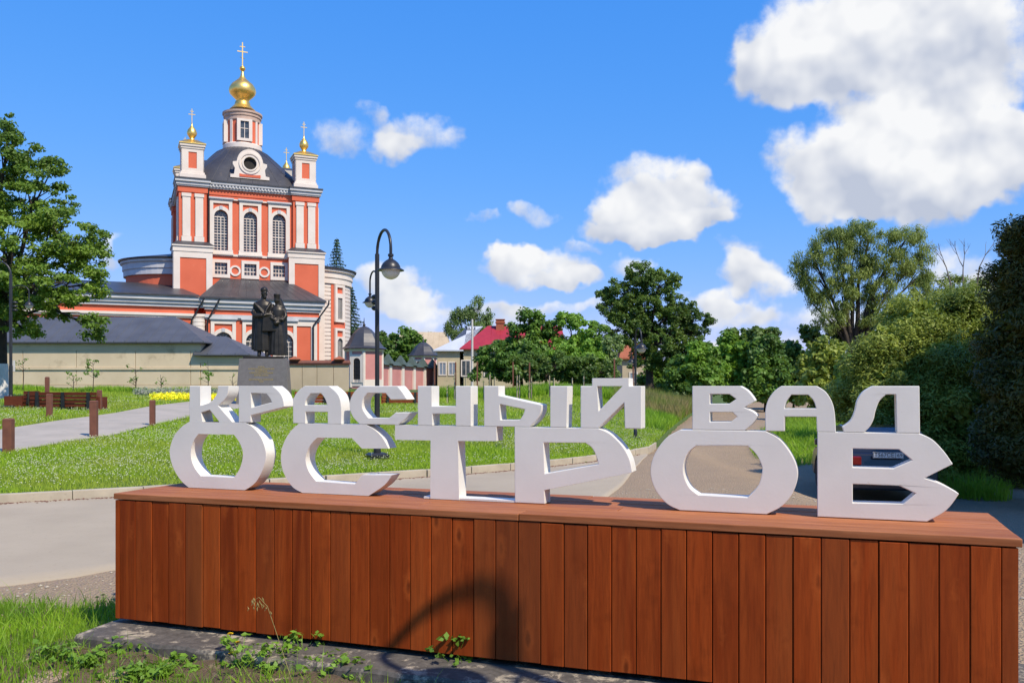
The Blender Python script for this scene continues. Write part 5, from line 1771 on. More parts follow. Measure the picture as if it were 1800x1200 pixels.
def leaves(r, centers, radii, n, size, narrow=.55, flat=.75, up=.5, droop=0., spread=.62, var=.35, out_from=None):
    """rhombic leaves scattered round clump centres"""
    k = r.integers(0, len(centers), n)
    w = radii ** 2
    k = r.choice(len(centers), n, p=w / w.sum())
    d = unit(r.normal(0, 1, (n, 3)))
    rad = radii[k] * (r.random(n) ** spread)
    off = d * rad[:, None]
    off[:, 2] *= flat
    c = centers[k] + off
    if droop:
        c[:, 2] -= droop * r.random(n) ** 2
    nr = unit(unit(off) * .7 + r.normal(0, .55, (n, 3)) + np.array([0, 0, up]))
    t = r.normal(0, 1, (n, 3))
    if droop:
        t = t * .35 + np.array([0, 0, -1.])
    t = unit(t - nr * (t * nr).sum(1, keepdims=True))
    b = np.cross(nr, t)
    s = size * (1 + var * r.normal(0, 1, n)).clip(.45, 1.9)
    L2 = t * (s * .5)[:, None]
    W2 = b * (s * narrow * .5)[:, None]
    V = np.stack([c - L2, c + W2 - L2 * .1, c + L2, c - W2 - L2 * .1], 1).reshape(-1, 3)
    F = np.arange(n * 4).reshape(n, 4)
    return V, F


def crown_clumps(r, blobs, dens=1.0, cr=.55, inner=.5):
    """clump centres on and inside a set of ellipsoids (x, y, z, rx, ry, rz)"""
    cs, rs, own = [], [], []
    for bi, (x, y, z, rx, ry, rz) in enumerate(blobs):
        n = max(5, int(dens * (rx * ry * rz) ** (2 / 3) * 5 / cr ** 2 * .55))
        d = unit(r.normal(0, 1, (n, 3)))
        q = (inner + (1 - inner) * r.random(n) ** .7)[:, None]
        cs.append(np.array([x, y, z]) + d * q * np.array([rx, ry, rz]) * (1 - .35 * cr / max(rx, .6)))
        rs.append(cr * r.uniform(.6, 1.35, n))
        own += [bi] * n
    return np.concatenate(cs), np.concatenate(rs), np.array(own)


def tree(name, label, base, blobs, n, size, mat, trunk_r, seed, cr=.6, dens=1., lean=(0, 0), fork=None, limb=True, group=None, cat='tree', barkmat='bark', whitewash=0, twigs=.5, core=0, **kw):
    r = np.random.default_rng(seed)
    blobs = np.array(blobs, float)
    e = empty(name, tuple(base), 0, label, cat, group)
    B = np.array(base)
    cs, rs, own = crown_clumps(r, blobs, dens, cr, kw.pop('inner', .5))
    V, F = leaves(r, cs, rs, n, size, **kw)
    if core:                        # denser, larger leaves in the heart of a thicket
        kb = r.choice(len(blobs), core, p=(blobs[:, 3] * blobs[:, 4] * blobs[:, 5]) / (blobs[:, 3] * blobs[:, 4] * blobs[:, 5]).sum())
        dd = unit(r.normal(0, 1, (core, 3))) * (r.random((core, 1)) ** .4) * .66
        cc = blobs[kb, :3] + dd * blobs[kb, 3:6]
        V2, F2 = leaves(r, cc, np.full(core, .05), core, size * 1.9, .6)
        V, F = np.concatenate([V, V2]), np.concatenate([F, F2 + len(V)])
    np_obj('crown', V - B, F, M[mat], e)
    if trunk_r:
        m = MB()
        top = blobs[:, 2].max()
        zmean = float(np.mean(blobs[:, 2]))
        fz = fork if fork else max(base[2] + .25 * (zmean - base[2]), base[2] + .5)
        fp = Vector((lean[0] * .4, lean[1] * .4, fz - base[2]))
        m.tube([(0, 0, -.3), (0, 0, .15), (fp.x * .4, fp.y * .4, fp.z * .5), tuple(fp)], [trunk_r * 1.5, trunk_r * 1.15, trunk_r, trunk_r * .9], 10)
        if whitewash:
            MB().tube([(0, 0, -.3), (0, 0, .15), (fp.x * .1, fp.y * .1, whitewash)], [trunk_r * 1.56, trunk_r * 1.22, trunk_r * 1.12], 12, False).build('limewash', M['limewash'], e, 60)
        for bi, bl in enumerate(blobs):
            end = Vector(bl[:3] - B)
            mid_ = fp.lerp(end, .5) + Vector((0, 0, .12 * (end - fp).length)) + Vector(r.normal(0, .15, 3))
            lr = trunk_r * .55 * min(1.2, (bl[3] / 2.2) ** .5)
            m.tube([tuple(fp - Vector((0, 0, .3))), tuple(fp.lerp(mid_, .5) + Vector(r.normal(0, .08, 3))), tuple(mid_), tuple(end)], [trunk_r * .8, lr, lr * .75, lr * .35], 7)
            idx = np.nonzero(own == bi)[0]
            for ci in idx[r.random(len(idx)) < twigs]:
                q = Vector(cs[ci] - B)
                st = mid_.lerp(end, r.uniform(0, 1))
                mm = st.lerp(q, .5) + Vector((0, 0, .1 * (q - st).length)) + Vector(r.normal(0, .06, 3))
                m.tube([tuple(st), tuple(mm), tuple(q)], [lr * .35, lr * .2, .008], 4, False)
        m.build('trunk', M[barkmat], e, 60)
    return e


def blob(px, py, Y, rp, rpz=None, ry=None):
    s = Y / FPX
    rpz = rp if rpz is None else rpz
    return (X(px, Y), Y, Zp(py, Y), rp * s, (ry if ry else rp * s), rpz * s)


# linden at the left edge
Y = 33.
lb = [blob(10, 270, Y, 62, 62), blob(-60, 330, Y, 90, 90), blob(60, 350, Y, 70, 75), blob(115, 420, Y - 1, 62, 62), blob(20, 430, Y - 1.5, 95, 75), blob(160, 440, Y, 42, 45), blob(150, 500, Y - .5, 44, 45), blob(70, 500, Y - 2, 75, 45), blob(165, 575, Y - 1, 32, 36), blob(-40, 510, Y, 90, 70), blob(105, 535, Y - .5, 40, 28), blob(25, 560, Y - .8, 50, 30), blob(50, 585, Y - .6, 28, 16), blob(15, 215, Y, 22, 26), blob(90, 300, Y, 26, 36), blob(-110, 430, Y, 90, 130)]
tree('linden_tree', 'big green linden with limewashed trunk at the left edge', (X(2, Y), Y, hz1(X(2, Y), Y)), lb, 85000, .105, 'leaf_linden', .21, 11, .30, .8, fork=4.2, whitewash=1.35, narrow=.7, twigs=.35, spread=.8, flat=.6)

# spruce behind the church
def spruce(px, Y, top_py, base_z, rad, label, seed):
    r = np.random.default_rng(seed)
    x = X(px, Y)
    zt = Zp(top_py, Y)
    e = empty('spruce_tree', (x, Y, base_z), 0, label, 'tree')
    H_ = zt - base_z
    cs, rs = [], []
    m = MB().tube([(0, 0, 0), (0, 0, H_)], [.22, .02], 8)
    z = 1.0
    while z < H_ - .2:
        t = 1 - z / H_
        n = int(7 + 6 * t)
        R_ = rad * (t ** .85) * r.uniform(.85, 1.15) + .12
        ph = r.uniform(0, 6)
        for k in range(n):
            a = ph + 2 * math.pi * k / n + r.normal(0, .15)
            q = R_ * r.uniform(.75, 1.1)
            m.tube([(0, 0, z), (q * .6 * math.cos(a), q * .6 * math.sin(a), z - .05 * q), (q * math.cos(a), q * math.sin(a), z - .22 * q)], [.03, .02, .006], 4, False)
            for s in np.linspace(.25, 1, 5):
                cs.append((q * s * math.cos(a), q * s * math.sin(a), z - .2 * q * s * s))
                rs.append(.16 + .12 * t)
        z += .36 + .25 * t
    V, F = leaves(r, np.array(cs), np.array(rs), 15000, .26, .28, .5, .3, .1)
    np_obj('crown', V, F, M['needle'], e)
    m.build('trunk', M['bark'], e)


spruce(592, 118, 418, 1.6, 4.2, 'dark spruce rising behind the right end of the church', 21)
spruce(617, 124, 500, 1.6, 3.6, 'lower dark spruce just right of the church behind the lamp', 22)

deep = dict(narrow=.7)
Y = 118.
tree('deciduous_tree', 'round dark green tree between the two pink towers', (X(708, Y), Y, 2), [blob(700, 605, Y, 32, 32), blob(725, 610, Y, 26, 30), blob(678, 625, Y, 20, 22), blob(705, 635, Y, 40, 22)], 11000, .42, 'leaf_bush', .3, 31, .8, group='trees behind the churchyard', **deep)
tree('deciduous_tree', 'dark tree behind the nearer pink tower', (X(660, 130), 130, 2), [blob(655, 610, 130, 26, 40), blob(635, 615, 130, 22, 40), blob(672, 630, 130, 22, 26)], 8000, .42, 'leaf_ash', .3, 32, .8, group='trees behind the churchyard', **deep)
tree('deciduous_tree', 'thin tree above the grey roof left of the yellow house', (X(760, 150), 150, 2), [blob(752, 598, 150, 18, 14), blob(773, 602, 150, 16, 13)], 4000, .4, 'leaf_birch', .2, 33, .7, group='trees behind the churchyard', **deep)
Y = 135.
tree('birch_tree', 'pale green drooping birch behind the whitish roof', (X(828, Y), Y, 2), [blob(806, 555, Y, 20, 22), blob(835, 545, Y, 22, 28), blob(853, 560, Y, 12, 34), blob(815, 585, Y, 28, 22), blob(845, 580, Y, 22, 26), blob(790, 570, Y, 10, 22)], 14000, .32, 'leaf_birch', .22, 34, .7, droop=.9, narrow=.4, inner=.35)

# apple trees and bushes before the crimson roof
Y = 66.
tree('apple_tree', 'tall apple tree hiding the right of the crimson roof', (X(915, Y), Y, 2), [blob(935, 560, Y, 28, 22), blob(915, 590, Y, 34, 28), blob(945, 610, Y, 40, 34), blob(895, 615, Y, 26, 24), blob(955, 575, Y, 26, 20), blob(920, 640, Y, 50, 30)], 15000, .21, 'leaf_bush', .16, 41, .45, group='bushes behind the lawn', **deep)
tree('apple_tree', 'broad green apple tree left of the big ash', (X(1010, Y), Y, 2), [blob(1000, 565, Y, 32, 22), blob(1040, 590, Y, 34, 32), blob(985, 610, Y, 40, 36), blob(1030, 630, Y, 36, 34), blob(1000, 645, Y, 50, 26), blob(1055, 615, Y, 20, 34)], 17000, .21, 'leaf_bright', .16, 42, .45, group='bushes behind the lawn', **deep)
tree('bush', 'low bush beside the yellow house before the utility pole', (X(862, 60), 60, 2), [blob(850, 635, 60, 22, 20), blob(872, 625, 60, 26, 28), blob(840, 652, 60, 18, 14), blob(880, 650, 60, 34, 20)], 9000, .18, 'leaf_bush', .08, 43, .4, group='bushes behind the lawn', cat='bush', **deep)
tree('bush', 'dark bush at the foot of the apple trees', (X(960, 60), 60, 2), [blob(940, 648, 60, 34, 28), blob(985, 645, 60, 38, 30), blob(1025, 650, 60, 38, 26), blob(905, 650, 60, 30, 24), blob(1060, 655, 60, 28, 22)], 14000, .18, 'leaf_ash', .08, 44, .4, group='bushes behind the lawn', cat='bush', **deep)
tree('bush', 'dense low bush under the tall apple tree', (X(905, 62), 62, 2), [blob(890, 640, 62, 30, 26), blob(925, 630, 62, 34, 32), blob(955, 640, 62, 28, 28)], 11000, .17, 'leaf_bush', .08, 46, .38, group='bushes behind the lawn', cat='bush', core=1500, **deep)
tree('bush', 'dense low bush under the broad apple tree', (X(1010, 62), 62, 2), [blob(990, 635, 62, 34, 32), blob(1030, 630, 62, 36, 36), blob(1055, 645, 62, 24, 26)], 11000, .17, 'leaf_bright', .08, 47, .38, group='bushes behind the lawn', cat='bush', core=1500, **deep)
tree('bush', 'pale shrub with dead twigs right of the broad apple tree', (X(1062, 62), 62, 2), [blob(1070, 640, 62, 24, 26), blob(1075, 605, 62, 20, 26)], 3600, .16, 'leaf_birch', .07, 45, .4, group='bushes behind the lawn', cat='bush', barkmat='deadwood', twigs=1., **deep)

# ash tree
Y = 78.
tree('ash_tree', 'tall dark green ash rising above the tall grass bank', (X(1142, Y), Y, 1.8), [blob(1125, 485, Y, 34, 28), blob(1160, 500, Y, 36, 34), blob(1095, 515, Y, 38, 28), blob(1075, 540, Y, 36, 28), blob(1130, 540, Y, 40, 40), blob(1185, 545, Y, 38, 34), blob(1215, 555, Y, 24, 26), blob(1100, 580, Y, 45, 34), blob(1165, 595, Y, 48, 40), blob(1215, 590, Y, 34, 34), blob(1242, 560, Y, 13, 24), blob(1060, 520, Y, 16, 14), blob(1190, 630, Y, 46, 30), blob(1130, 630, Y, 34, 26)], 64000, .18, 'leaf_ash', .30, 51, .42, fork=5.2, inner=.4, **deep)

# bushes beyond the lane
bl = [(1235, 640, 58, 34, 44, 'leaf_bright', 'bright green bush right of the ash beside the lane'), (1290, 640, 62, 44, 60, 'leaf_bright', 'tall bright bush behind the letter В of ВАЛ'), (1345, 645, 60, 44, 58, 'leaf_bush', 'dense green bush behind the letter А of ВАЛ'), (1395, 650, 64, 36, 48, 'leaf_bush', 'green bush left of the willow trunk'), (1450, 655, 44, 52, 66, 'leaf_shrub', 'yellowish green bush in front of the willow'), (1500, 670, 30, 34, 44, 'leaf_bush', 'green bush behind the letter Л'), (1340, 600, 95, 30, 26, 'leaf_ash', 'far dark bush seen above the bright bushes'), (1203, 655, 70, 36, 36, 'leaf_bush', 'green bush under the right limbs of the ash'), (1160, 662, 84, 40, 24, 'leaf_bush', 'low bush behind the trunk of the ash')]
for k, (px, py, Y, rp, rz_, mt, lab) in enumerate(bl):
    tree('bush', lab, (X(px, Y), Y, 0), [blob(px, py, Y, rp, rz_), blob(px - rp * .5, py + rz_ * .4, Y - .8, rp * .6, rz_ * .6), blob(px + rp * .5, py + rz_ * .5, Y - .8, rp * .6, rz_ * .6), blob(px + rp * .2, py + rz_ * .8, Y - 1.2, rp * .7, rz_ * .5), blob(px - rp * .3, py - rz_ * .6, Y, rp * .4, rz_ * .45)], 9500, .0040 * Y, mt, .08, 60 + k, .0075 * Y, group='bushes beyond the lane', cat='bush', inner=.55, core=1500, **deep)
Y = 100.
tree('deciduous_tree', 'small round distant tree above the bushes right of the ash', (X(1298, Y), Y, 0), [blob(1298, 592, Y, 26, 18), blob(1285, 605, Y, 24, 16), blob(1315, 605, Y, 22, 14)], 5000, .34, 'leaf_ash', .2, 71, .6, **deep)
tree('deciduous_tree', 'leafy tree below the left limb of the willow', (X(1432, 66), 66, 0), [blob(1425, 590, 66, 24, 22), blob(1450, 610, 66, 30, 26), blob(1475, 590, 66, 24, 24), blob(1440, 640, 66, 40, 30)], 8000, .25, 'leaf_ash', .15, 72, .5, **deep)

# willow
Y = 62.
wb = [blob(1425, 445, Y, 34, 30), blob(1470, 425, Y, 42, 34), blob(1530, 412, Y, 48, 32), blob(1590, 425, Y, 40, 30), blob(1622, 450, Y, 22, 26), blob(1440, 490, Y, 40, 38), blob(1495, 465, Y, 46, 40), blob(1560, 465, Y, 46, 42), blob(1610, 490, Y, 30, 30), blob(1425, 530, Y, 28, 26), blob(1480, 520, Y, 36, 34), blob(1555, 515, Y, 44, 36), blob(1600, 530, Y, 40, 26), blob(1460, 560, Y, 32, 26), blob(1545, 560, Y, 44, 26), blob(1405, 470, Y, 16, 22)]
tree('willow_tree', 'large feathery willow with dark spreading limbs behind the shrubs', (X(1500, Y), Y, 0), wb, 75000, .20, 'leaf_willow', .30, 81, .50, fork=Zp(625, Y), inner=.6, narrow=.22, droop=.35, twigs=.2)
tree('willow_bush', 'pale green willow growth right of the big willow', (X(1650, 68), 68, 0), [blob(1640, 500, 68, 40, 26), blob(1690, 505, 68, 46, 20), blob(1665, 540, 68, 60, 34)], 9000, .24, 'leaf_willow', .1, 82, .6, narrow=.3, cat='bush')

# dead tree
dt = empty('dead_tree', (X(1690, 50), 50, 0), 0, 'bare grey dead tree right of the willow', 'tree')
m = MB()
r2 = random.Random(8)


def twig(p, d, l, rad, dep):
    q = p + d * l
    q2 = q + Vector((r2.uniform(-.08, .08), r2.uniform(-.08, .08), .05)) * l
    m.tube([tuple(p), tuple((p + q) / 2 + Vector((r2.uniform(-.05, .05), 0, 0)) * l), tuple(q2)], [rad, rad * .8, rad * .55], 5, False)
    if dep:
        for k in range(r2.choice((2, 3))):
            nd_ = (d + Vector((r2.uniform(-.6, .6), r2.uniform(-.5, .5), r2.uniform(-.05, .35)))).normalized()
            twig(q2, nd_, l * r2.uniform(.6, .85), rad * .55, dep - 1)


for dx, sl in ((-.55, 2.6), (.1, 2.9), (.8, 2.7)):
    p = Vector((dx * .4, 0, 0))
    base_top = Vector((dx * 1.1, 0, Zp(500, 50)))
    m.tube([tuple(p), tuple(base_top)], [.12, .06], 6)
    twig(base_top, Vector((dx * .25, .1, 1)).normalized(), .95, .05, 3)
m.build('trunk', M['deadwood'], dt, 60)

# big willow shrub, its top in the sun
sb = [blob(1690, 545, 21.5, 60, 48), blob(1620, 570, 21.5, 70, 56), blob(1560, 605, 21, 52, 48), blob(1650, 640, 20.5, 80, 60), blob(1730, 600, 21, 60, 60), blob(1570, 680, 20.5, 74, 60), blob(1500, 690, 21.5, 40, 60), blob(1660, 730, 20, 90, 70), blob(1560, 770, 20, 80, 70), blob(1740, 720, 20, 80, 80), blob(1640, 810, 19.8, 90, 56), blob(1740, 810, 19.6, 80, 60), blob(1800, 680, 20, 80, 90), blob(1740, 548, 21.5, 56, 46), blob(1590, 560, 22, 44, 40), blob(1530, 640, 21, 46, 44)]
tree('willow_shrub', 'huge yellowish willow shrub behind the parked car, upper part sunlit', (X(1640, 21), 21, -.45), sb, 190000, .085, 'leaf_shrub', .09, 91, .40, 1.5, inner=.80, narrow=.3, cat='shrub', twigs=.02, up=1.0, core=50000, spread=.4)
sb = [blob(1800, 425, 17, 52, 48), blob(1775, 500, 17, 34, 60), blob(1830, 520, 17, 80, 90), blob(1795, 600, 16.6, 70, 80), blob(1790, 700, 16.2, 80, 80), blob(1860, 650, 16.4, 90, 120), blob(1800, 790, 16, 80, 60), blob(1850, 450, 17, 60, 70)]
tree('willow_shrub', 'tall dark shrub in shade at the right edge', (X(1830, 17), 17, -.3), sb, 90000, .085, 'leaf_shadedshrub', .09, 92, .34, 1.5, inner=.80, narrow=.3, cat='shrub', twigs=.02, core=26000, spread=.4)
# tree outside the frame on the right whose shade lies over the car and the shrubs
tree('linden_tree', 'shade tree standing to the right of the view beside the car', (14.2, 9.6, -.2), [(13.2, 9.8, 7.2, 2.9, 2.9, 2.3), (14.8, 8.2, 8.6, 2.8, 2.8, 2.3), (14.3, 10.8, 8.8, 2.7, 2.7, 2.4), (12.6, 9.0, 5.4, 2.0, 2.0, 1.5), (15.4, 10.2, 10.6, 2.4, 2.4, 2.0), (12.0, 10.6, 6.4, 1.8, 1.8, 1.5), (16.4, 7.0, 8.2, 2.6, 2.6, 2.2)], 26000, .28, 'leaf_linden', .28, 93, .6, 1.2, narrow=.75, twigs=.1, core=5000)
tree('linden_tree', 'second shade tree to the right of the view beside the dark shrub', (15.4, 14.0, -.2), [(14.0, 13.6, 7.6, 2.3, 2.6, 2.2), (15.2, 13.4, 9.6, 2.4, 2.6, 2.2), (13.4, 14.6, 6.4, 1.8, 1.7, 1.6), (15.8, 14.4, 7.2, 2.2, 2.2, 2.2), (13.4, 12.6, 9.2, 1.9, 1.9, 1.6)], 20000, .28, 'leaf_linden', .26, 94, .6, 1.2, narrow=.75, twigs=.1, core=5000)


# ---- grass
def blades(r, x, y, z, h, w, lean=.35, seg=1):
    """grass blades as thin triangles (seg 1) or bent strips (seg 3)"""
    n = len(x)
    a = r.random(n) * 2 * np.pi
    b = r.random(n) * 2 * np.pi
    ln = lean * h * r.random(n)
    dx, dy = np.cos(a), np.sin(a)
    sx, sy = np.cos(b) * w / 2, np.sin(b) * w / 2
    P = np.stack([x, y, z], 1)
    if seg == 1:
        V = np.stack([P + np.stack([-sx, -sy, np.zeros(n)], 1), P + np.stack([sx, sy, np.zeros(n)], 1), P + np.stack([dx * ln, dy * ln, h], 1)], 1).reshape(-1, 3)
        return V, np.arange(3 * n).reshape(n, 3)
    ts = np.linspace(0, 1, seg + 1)
    rows = []
    for t in ts:
        k = (1 - t) ** .7 + .02
        c = P + np.stack([dx * ln * t ** 2, dy * ln * t ** 2, h * t * (1 - .25 * t * lean)], 1)
        s = np.stack([sx * k, sy * k, np.zeros(n)], 1)
        rows += [c - s, c + s]
    V = np.stack(rows, 1).reshape(-1, 3)
    m_ = 2 * (seg + 1)
    F = []
    for i in range(seg):
        o = np.arange(n) * m_ + 2 * i
        F.append(np.stack([o, o + 1, o + 3, o + 2], 1))
    return V, np.concatenate(F)


def scatter(r, n, x0, x1, y0, y1):
    return r.uniform(x0, x1, n), r.uniform(y0, y1, n)


r = np.random.default_rng(100)


def lawn_points(n, y0, y1, r):
    """points on the lawn inside the camera's cone"""
    y = r.uniform(y0, y1, n)
    x = r.uniform(-.64, .27, n) * y
    k = (y > kerb_y(x) + .14) & ~in_poly(x, y, PATH_POLY) & (y < 51)
    return x[k], y[k]


Vs, Fs, o = [], [], 0
for n, y0, y1, h, w in ((190000, 11, 20, .085, .016), (150000, 18, 30, .10, .024), (110000, 28, 51, .12, .040)):
    x, y = lawn_points(n, y0, y1, r)
    nn = np.sin(x * 1.7 + 3 * np.sin(y * .6)) * np.sin(y * 1.3 + 2 * np.sin(x * .8))
    hh = h * (1 + .35 * nn) * r.uniform(.5, 1.3, len(x))
    V, F = blades(r, x, y, hz(x, y) - .01, hh, w * r.uniform(.6, 1.3, len(x)), .9)
    Vs.append(V)
    Fs.append(F + o)
    o += len(V)
tag(np_obj('lawn_grass', np.concatenate(Vs), np.concatenate(Fs), M['grass']), 'green lawn grass between the kerb and the church wall', 'grass', kind='stuff')

x, y = lawn_points(70000, 11, 40, r)
nn = np.sin(x * .9 + 2 * np.sin(y * .5)) * np.sin(y * .8 + 1.7 * np.sin(x * .6)) + r.normal(0, .5, len(x))
k = (nn > .15) & (r.random(len(x)) < np.clip(20 / y, 0, 1))
x, y = x[k], y[k]
z = hz(x, y) + r.uniform(.06, .12, len(x))
n = len(x)
s = r.uniform(.006, .011, n) * (1 + .012 * y)
octv = np.array([(1, 0, 0), (0, 1, 0), (-1, 0, 0), (0, -1, 0), (0, 0, 1), (0, 0, -1)], float)
octf = np.array([(0, 1, 4), (1, 2, 4), (2, 3, 4), (3, 0, 4), (1, 0, 5), (2, 1, 5), (3, 2, 5), (0, 3, 5)])
V = (np.stack([x, y, z], 1)[:, None] + octv[None] * s[:, None, None]).reshape(-1, 3)
F = (octf[None] + (np.arange(n) * 6)[:, None, None]).reshape(-1, 3)
tag(np_obj('clover_flowers', V, F, M['clover']), 'white clover heads dotted over the lawn', 'clover', kind='stuff')

# tall grass along the back of the lawn and on the bank by the lane
def tall(n, px0, px1, y0, y1, h0, h1, mat, nm, lab, w=.03):
    y = r.uniform(y0, y1, n)
    x = X(r.uniform(px0, px1, n), y)
    k = y > kerb_y(x) + .1
    x, y = x[k], y[k]
    hh = r.uniform(h0, h1, len(x)) * (1 + .25 * np.sin(x * 1.3 + y))
    V, F = blades(r, x, y, hz(x, y) - .02, hh, w * r.uniform(.6, 1.4, len(x)), .5, 2)
    tag(np_obj(nm, V, F, M[mat]), lab, 'grass', kind='stuff')


tall(26000, 755, 1100, 50, 57, .25, .75, 'weed', 'meadow_grass', 'tall green grass along the back of the lawn', .04)
tall(30000, 1085, 1225, 40, 60, .35, 1.0, 'tallgrass', 'bank_grass', 'tall brownish grass on the bank beside the lane', .035)
tall(12000, 1130, 1230, 30, 44, .15, .5, 'weed', 'bank_grass_lower', 'rough green grass on the bank edge by the lane', .03)
tall(16000, 20, 640, 47.5, 51.8, .15, .45, 'weed', 'wall_foot_grass', 'uneven grass along the foot of the beige wall', .04)


def rough(n, x0, x1, y0, y1, h0, h1, mat, nm, lab, w, test=None, seg=3, lean=.8):
    x, y = scatter(r, n, x0, x1, y0, y1)
    if test is not None:
        k = test(x, y)
        x, y = x[k], y[k]
    hh = r.uniform(h0, h1, len(x))
    V, F = blades(r, x, y, hz(x, y) - .015, hh, w * r.uniform(.6, 1.4, len(x)), lean, seg)
    tag(np_obj(nm, V, F, M[mat]), lab, 'grass', kind='stuff')


# grass right of the lane, under the bushes
rough(30000, 8, 26, 26, 56, .15, .6, 'weed', 'lane_grass', 'rough grass between the lane and the bushes', .035, lambda x, y: x > .30 * y + .4 * np.sin(y * .7), 2)
rough(14000, 6.5, 12.5, 23.5, 36, .12, .45, 'weed', 'verge_grass', 'rough grass patch behind the letters ВАЛ', .025, lambda x, y: (((x - .315 * y) / 1.35) ** 2 + ((y - 29.5) / 5.5) ** 2) < 1, 2)
rough(5000, 7.5, 11, 16, 19, .15, .75, 'weed', 'shade_weeds', 'weeds in front of the dark shrub', .02, lambda x, y: ((x - 9.1) / .6) ** 2 + ((y - 17.4) / .7) ** 2 < 1, 2)


# foreground grass: thick at the left, sparse before the footing
def front_test(x, y):
    u = (x - FL.x) * UX.x + (y - FL.y) * UX.y
    v = (x - FL.x) * NX.x + (y - FL.y) * NX.y
    slab = (u > -.06) & (v > -.315)
    edge = 6.75 + .25 * np.sin(x * 3.1) + .15 * np.sin(x * 7.7) - .1 * (x + 3)
    nn = np.sin(x * 4.1 + 1.3 * np.sin(y * 5)) * np.sin(y * 4.7 + 1.7 * np.sin(x * 3.3))
    dense = np.clip(1.15 - (u + .35) / 1.0, .2, 1) + .4 * nn + .7 * np.clip(1 - abs(u - 1.75) / .55, 0, 1)
    return ~slab & (y < edge) & (r.random(len(x)) < dense)


rough(70000, -5.2, 2., 3.6, 7.0, .04, .17, 'weed', 'foreground_grass', 'lush grass in the lower left corner', .007, front_test, 3)
rough(2600, -5.0, .5, 4.0, 6.9, .12, .34, 'weed', 'foreground_tall_grass', 'taller grass blades in the foreground', .006, front_test, 3, .9)


# broad-leaved weeds and flowers in the foreground
def weed_plant(loc, seed, label, nleaf=26, size=.05, hgt=.12):
    q = np.random.default_rng(seed)
    e = empty('weed', loc, 0, label, 'plant', 'broad-leaved weeds before the footing')
    c = q.normal(0, .07, (nleaf, 3))
    c[:, 2] = q.uniform(.02, hgt, nleaf)
    V, F = leaves(q, c, np.full(nleaf, .035), nleaf * 5, size, .6, .6, 1.2)
    np_obj('foliage', V, F, M['leaf_bright'], e)
    m = MB()
    for k in range(0, nleaf, 2):
        m.tube([(0, 0, 0), tuple(c[k] * [.5, .5, .7]), tuple(c[k])], [.003, .0025, .0015], 4, False)
    m.build('stem', M['leaf_bright'], e)


wl = [(480, 1184, 'leafy weed among the grass below the oat stalk'), (600, 1198, 'leafy weed at the bottom edge before the lamp shadow'), (235, 1190, 'weed with broad leaves on the bare soil at lower left'), (100, 1165, 'broad weed in the lush grass at lower left'), (560, 1190, 'leafy weed at the bottom edge below the lamp shadow'), (530, 1172, 'leafy weed against the footing'), (800, 1192, 'leafy weed standing before the footing right of the lamp shadow'), (330, 1172, 'low spreading weed on bare soil before the footing'), (215, 1150, 'small leafy weed at the left corner of the footing'), (170, 1175, 'clump of broad weed left of the bare soil'), (425, 1180, 'tall leafy weed beside the yellow flower'), (290, 1195, 'weed rosette at the bottom edge')]
for k, (px, py, lab) in enumerate(wl):
    g = ground_at(px, py, 3.5, 20)
    weed_plant((g.x, g.y, g.z), 200 + k, lab, 34, .04, [.16, .14, .08, .12, .12, .22, .26, .08, .1, .1, .2, .08][k])


def dandelion(px, py, label, seed, h):
    q = random.Random(seed)
    Yf = ground_at(px, py + h * 290, 3.5, 20).y
    p = at(px, py, Yf)
    gz = hz1(p.x, p.y)
    e = empty('yellow_flower', (p.x, p.y, gz), q.uniform(0, 6), label, 'flower', 'yellow flowers in the foreground grass')
    top = p.z - gz
    MB().tube([(.02, .01, -.01), (.01, 0, top * .5), (0, 0, top)], [.003, .0025, .002], 5).build('stem', M['leaf_bright'], e)
    m = MB()
    for ring, (rr, zz) in enumerate(((.022, .0), (.015, .006), (.008, .01))):
        for k in range(12 - ring * 2):
            a = 2 * math.pi * k / (12 - ring * 2) + ring * .3
            d, s = Vector((math.cos(a), math.sin(a), .25)), Vector((-math.sin(a), math.cos(a), 0))
            c0 = Vector((0, 0, top + zz))
            m.add([c0, c0 + d * rr * .6 + s * rr * .2, c0 + d * rr, c0 + d * rr * .6 - s * rr * .2], [(0, 1, 2, 3)])
    m.build('petals', M['dandelion'], e)


for k, (px, py, h, lab) in enumerate([(171, 1050, .14, 'yellow flower left of the plinth, left of the pair'), (184, 1058, .12, 'yellow flower left of the plinth, right of the pair'), (181, 1046, .15, 'small yellow flower above the pair left of the plinth'), (418, 1129, .14, 'yellow flower before the footing, upper of the two'), (407, 1148, .1, 'yellow flower before the footing, lower of the two'), (405, 1114, .16, 'small yellow bud on a tall stem before the boards')]):
    dandelion(px, py, lab, k, h)

# dry oat stalk before the boards
pts = [(512, 1192), (495, 1140), (482, 1100), (470, 1065), (455, 1049), (441, 1058)]
Yo = 4.9
base = at(512, 1192, Yo)
oat = empty('oat_stalk', (base.x, base.y, base.z), 0, 'dry nodding oat stalk in front of the boards', 'plant')
pp = [at(a, b, Yo) - base for a, b in pts]
MB().tube([tuple(p) for p in pp], [.002, .002, .0018, .0015, .0012, .001], 5).build('stem', M['straw'], oat)
m = MB()
q = random.Random(3)
for k in range(16):
    t = q.uniform(3, 5)
    i = min(int(t), 4)
    c = pp[i].lerp(pp[i + 1], t - i) + Vector((q.uniform(-.03, .03), q.uniform(-.02, .02), q.uniform(-.035, .005)))
    m.tube([tuple(c), tuple(c + Vector((q.uniform(-.006, .006), 0, -.012))), tuple(c + Vector((q.uniform(-.01, .01), 0, -.026)))], [.0008, .0035, .0006], 4, False)
m.build('spikelet', M['straw'], oat)['kind'] = 'stuff'

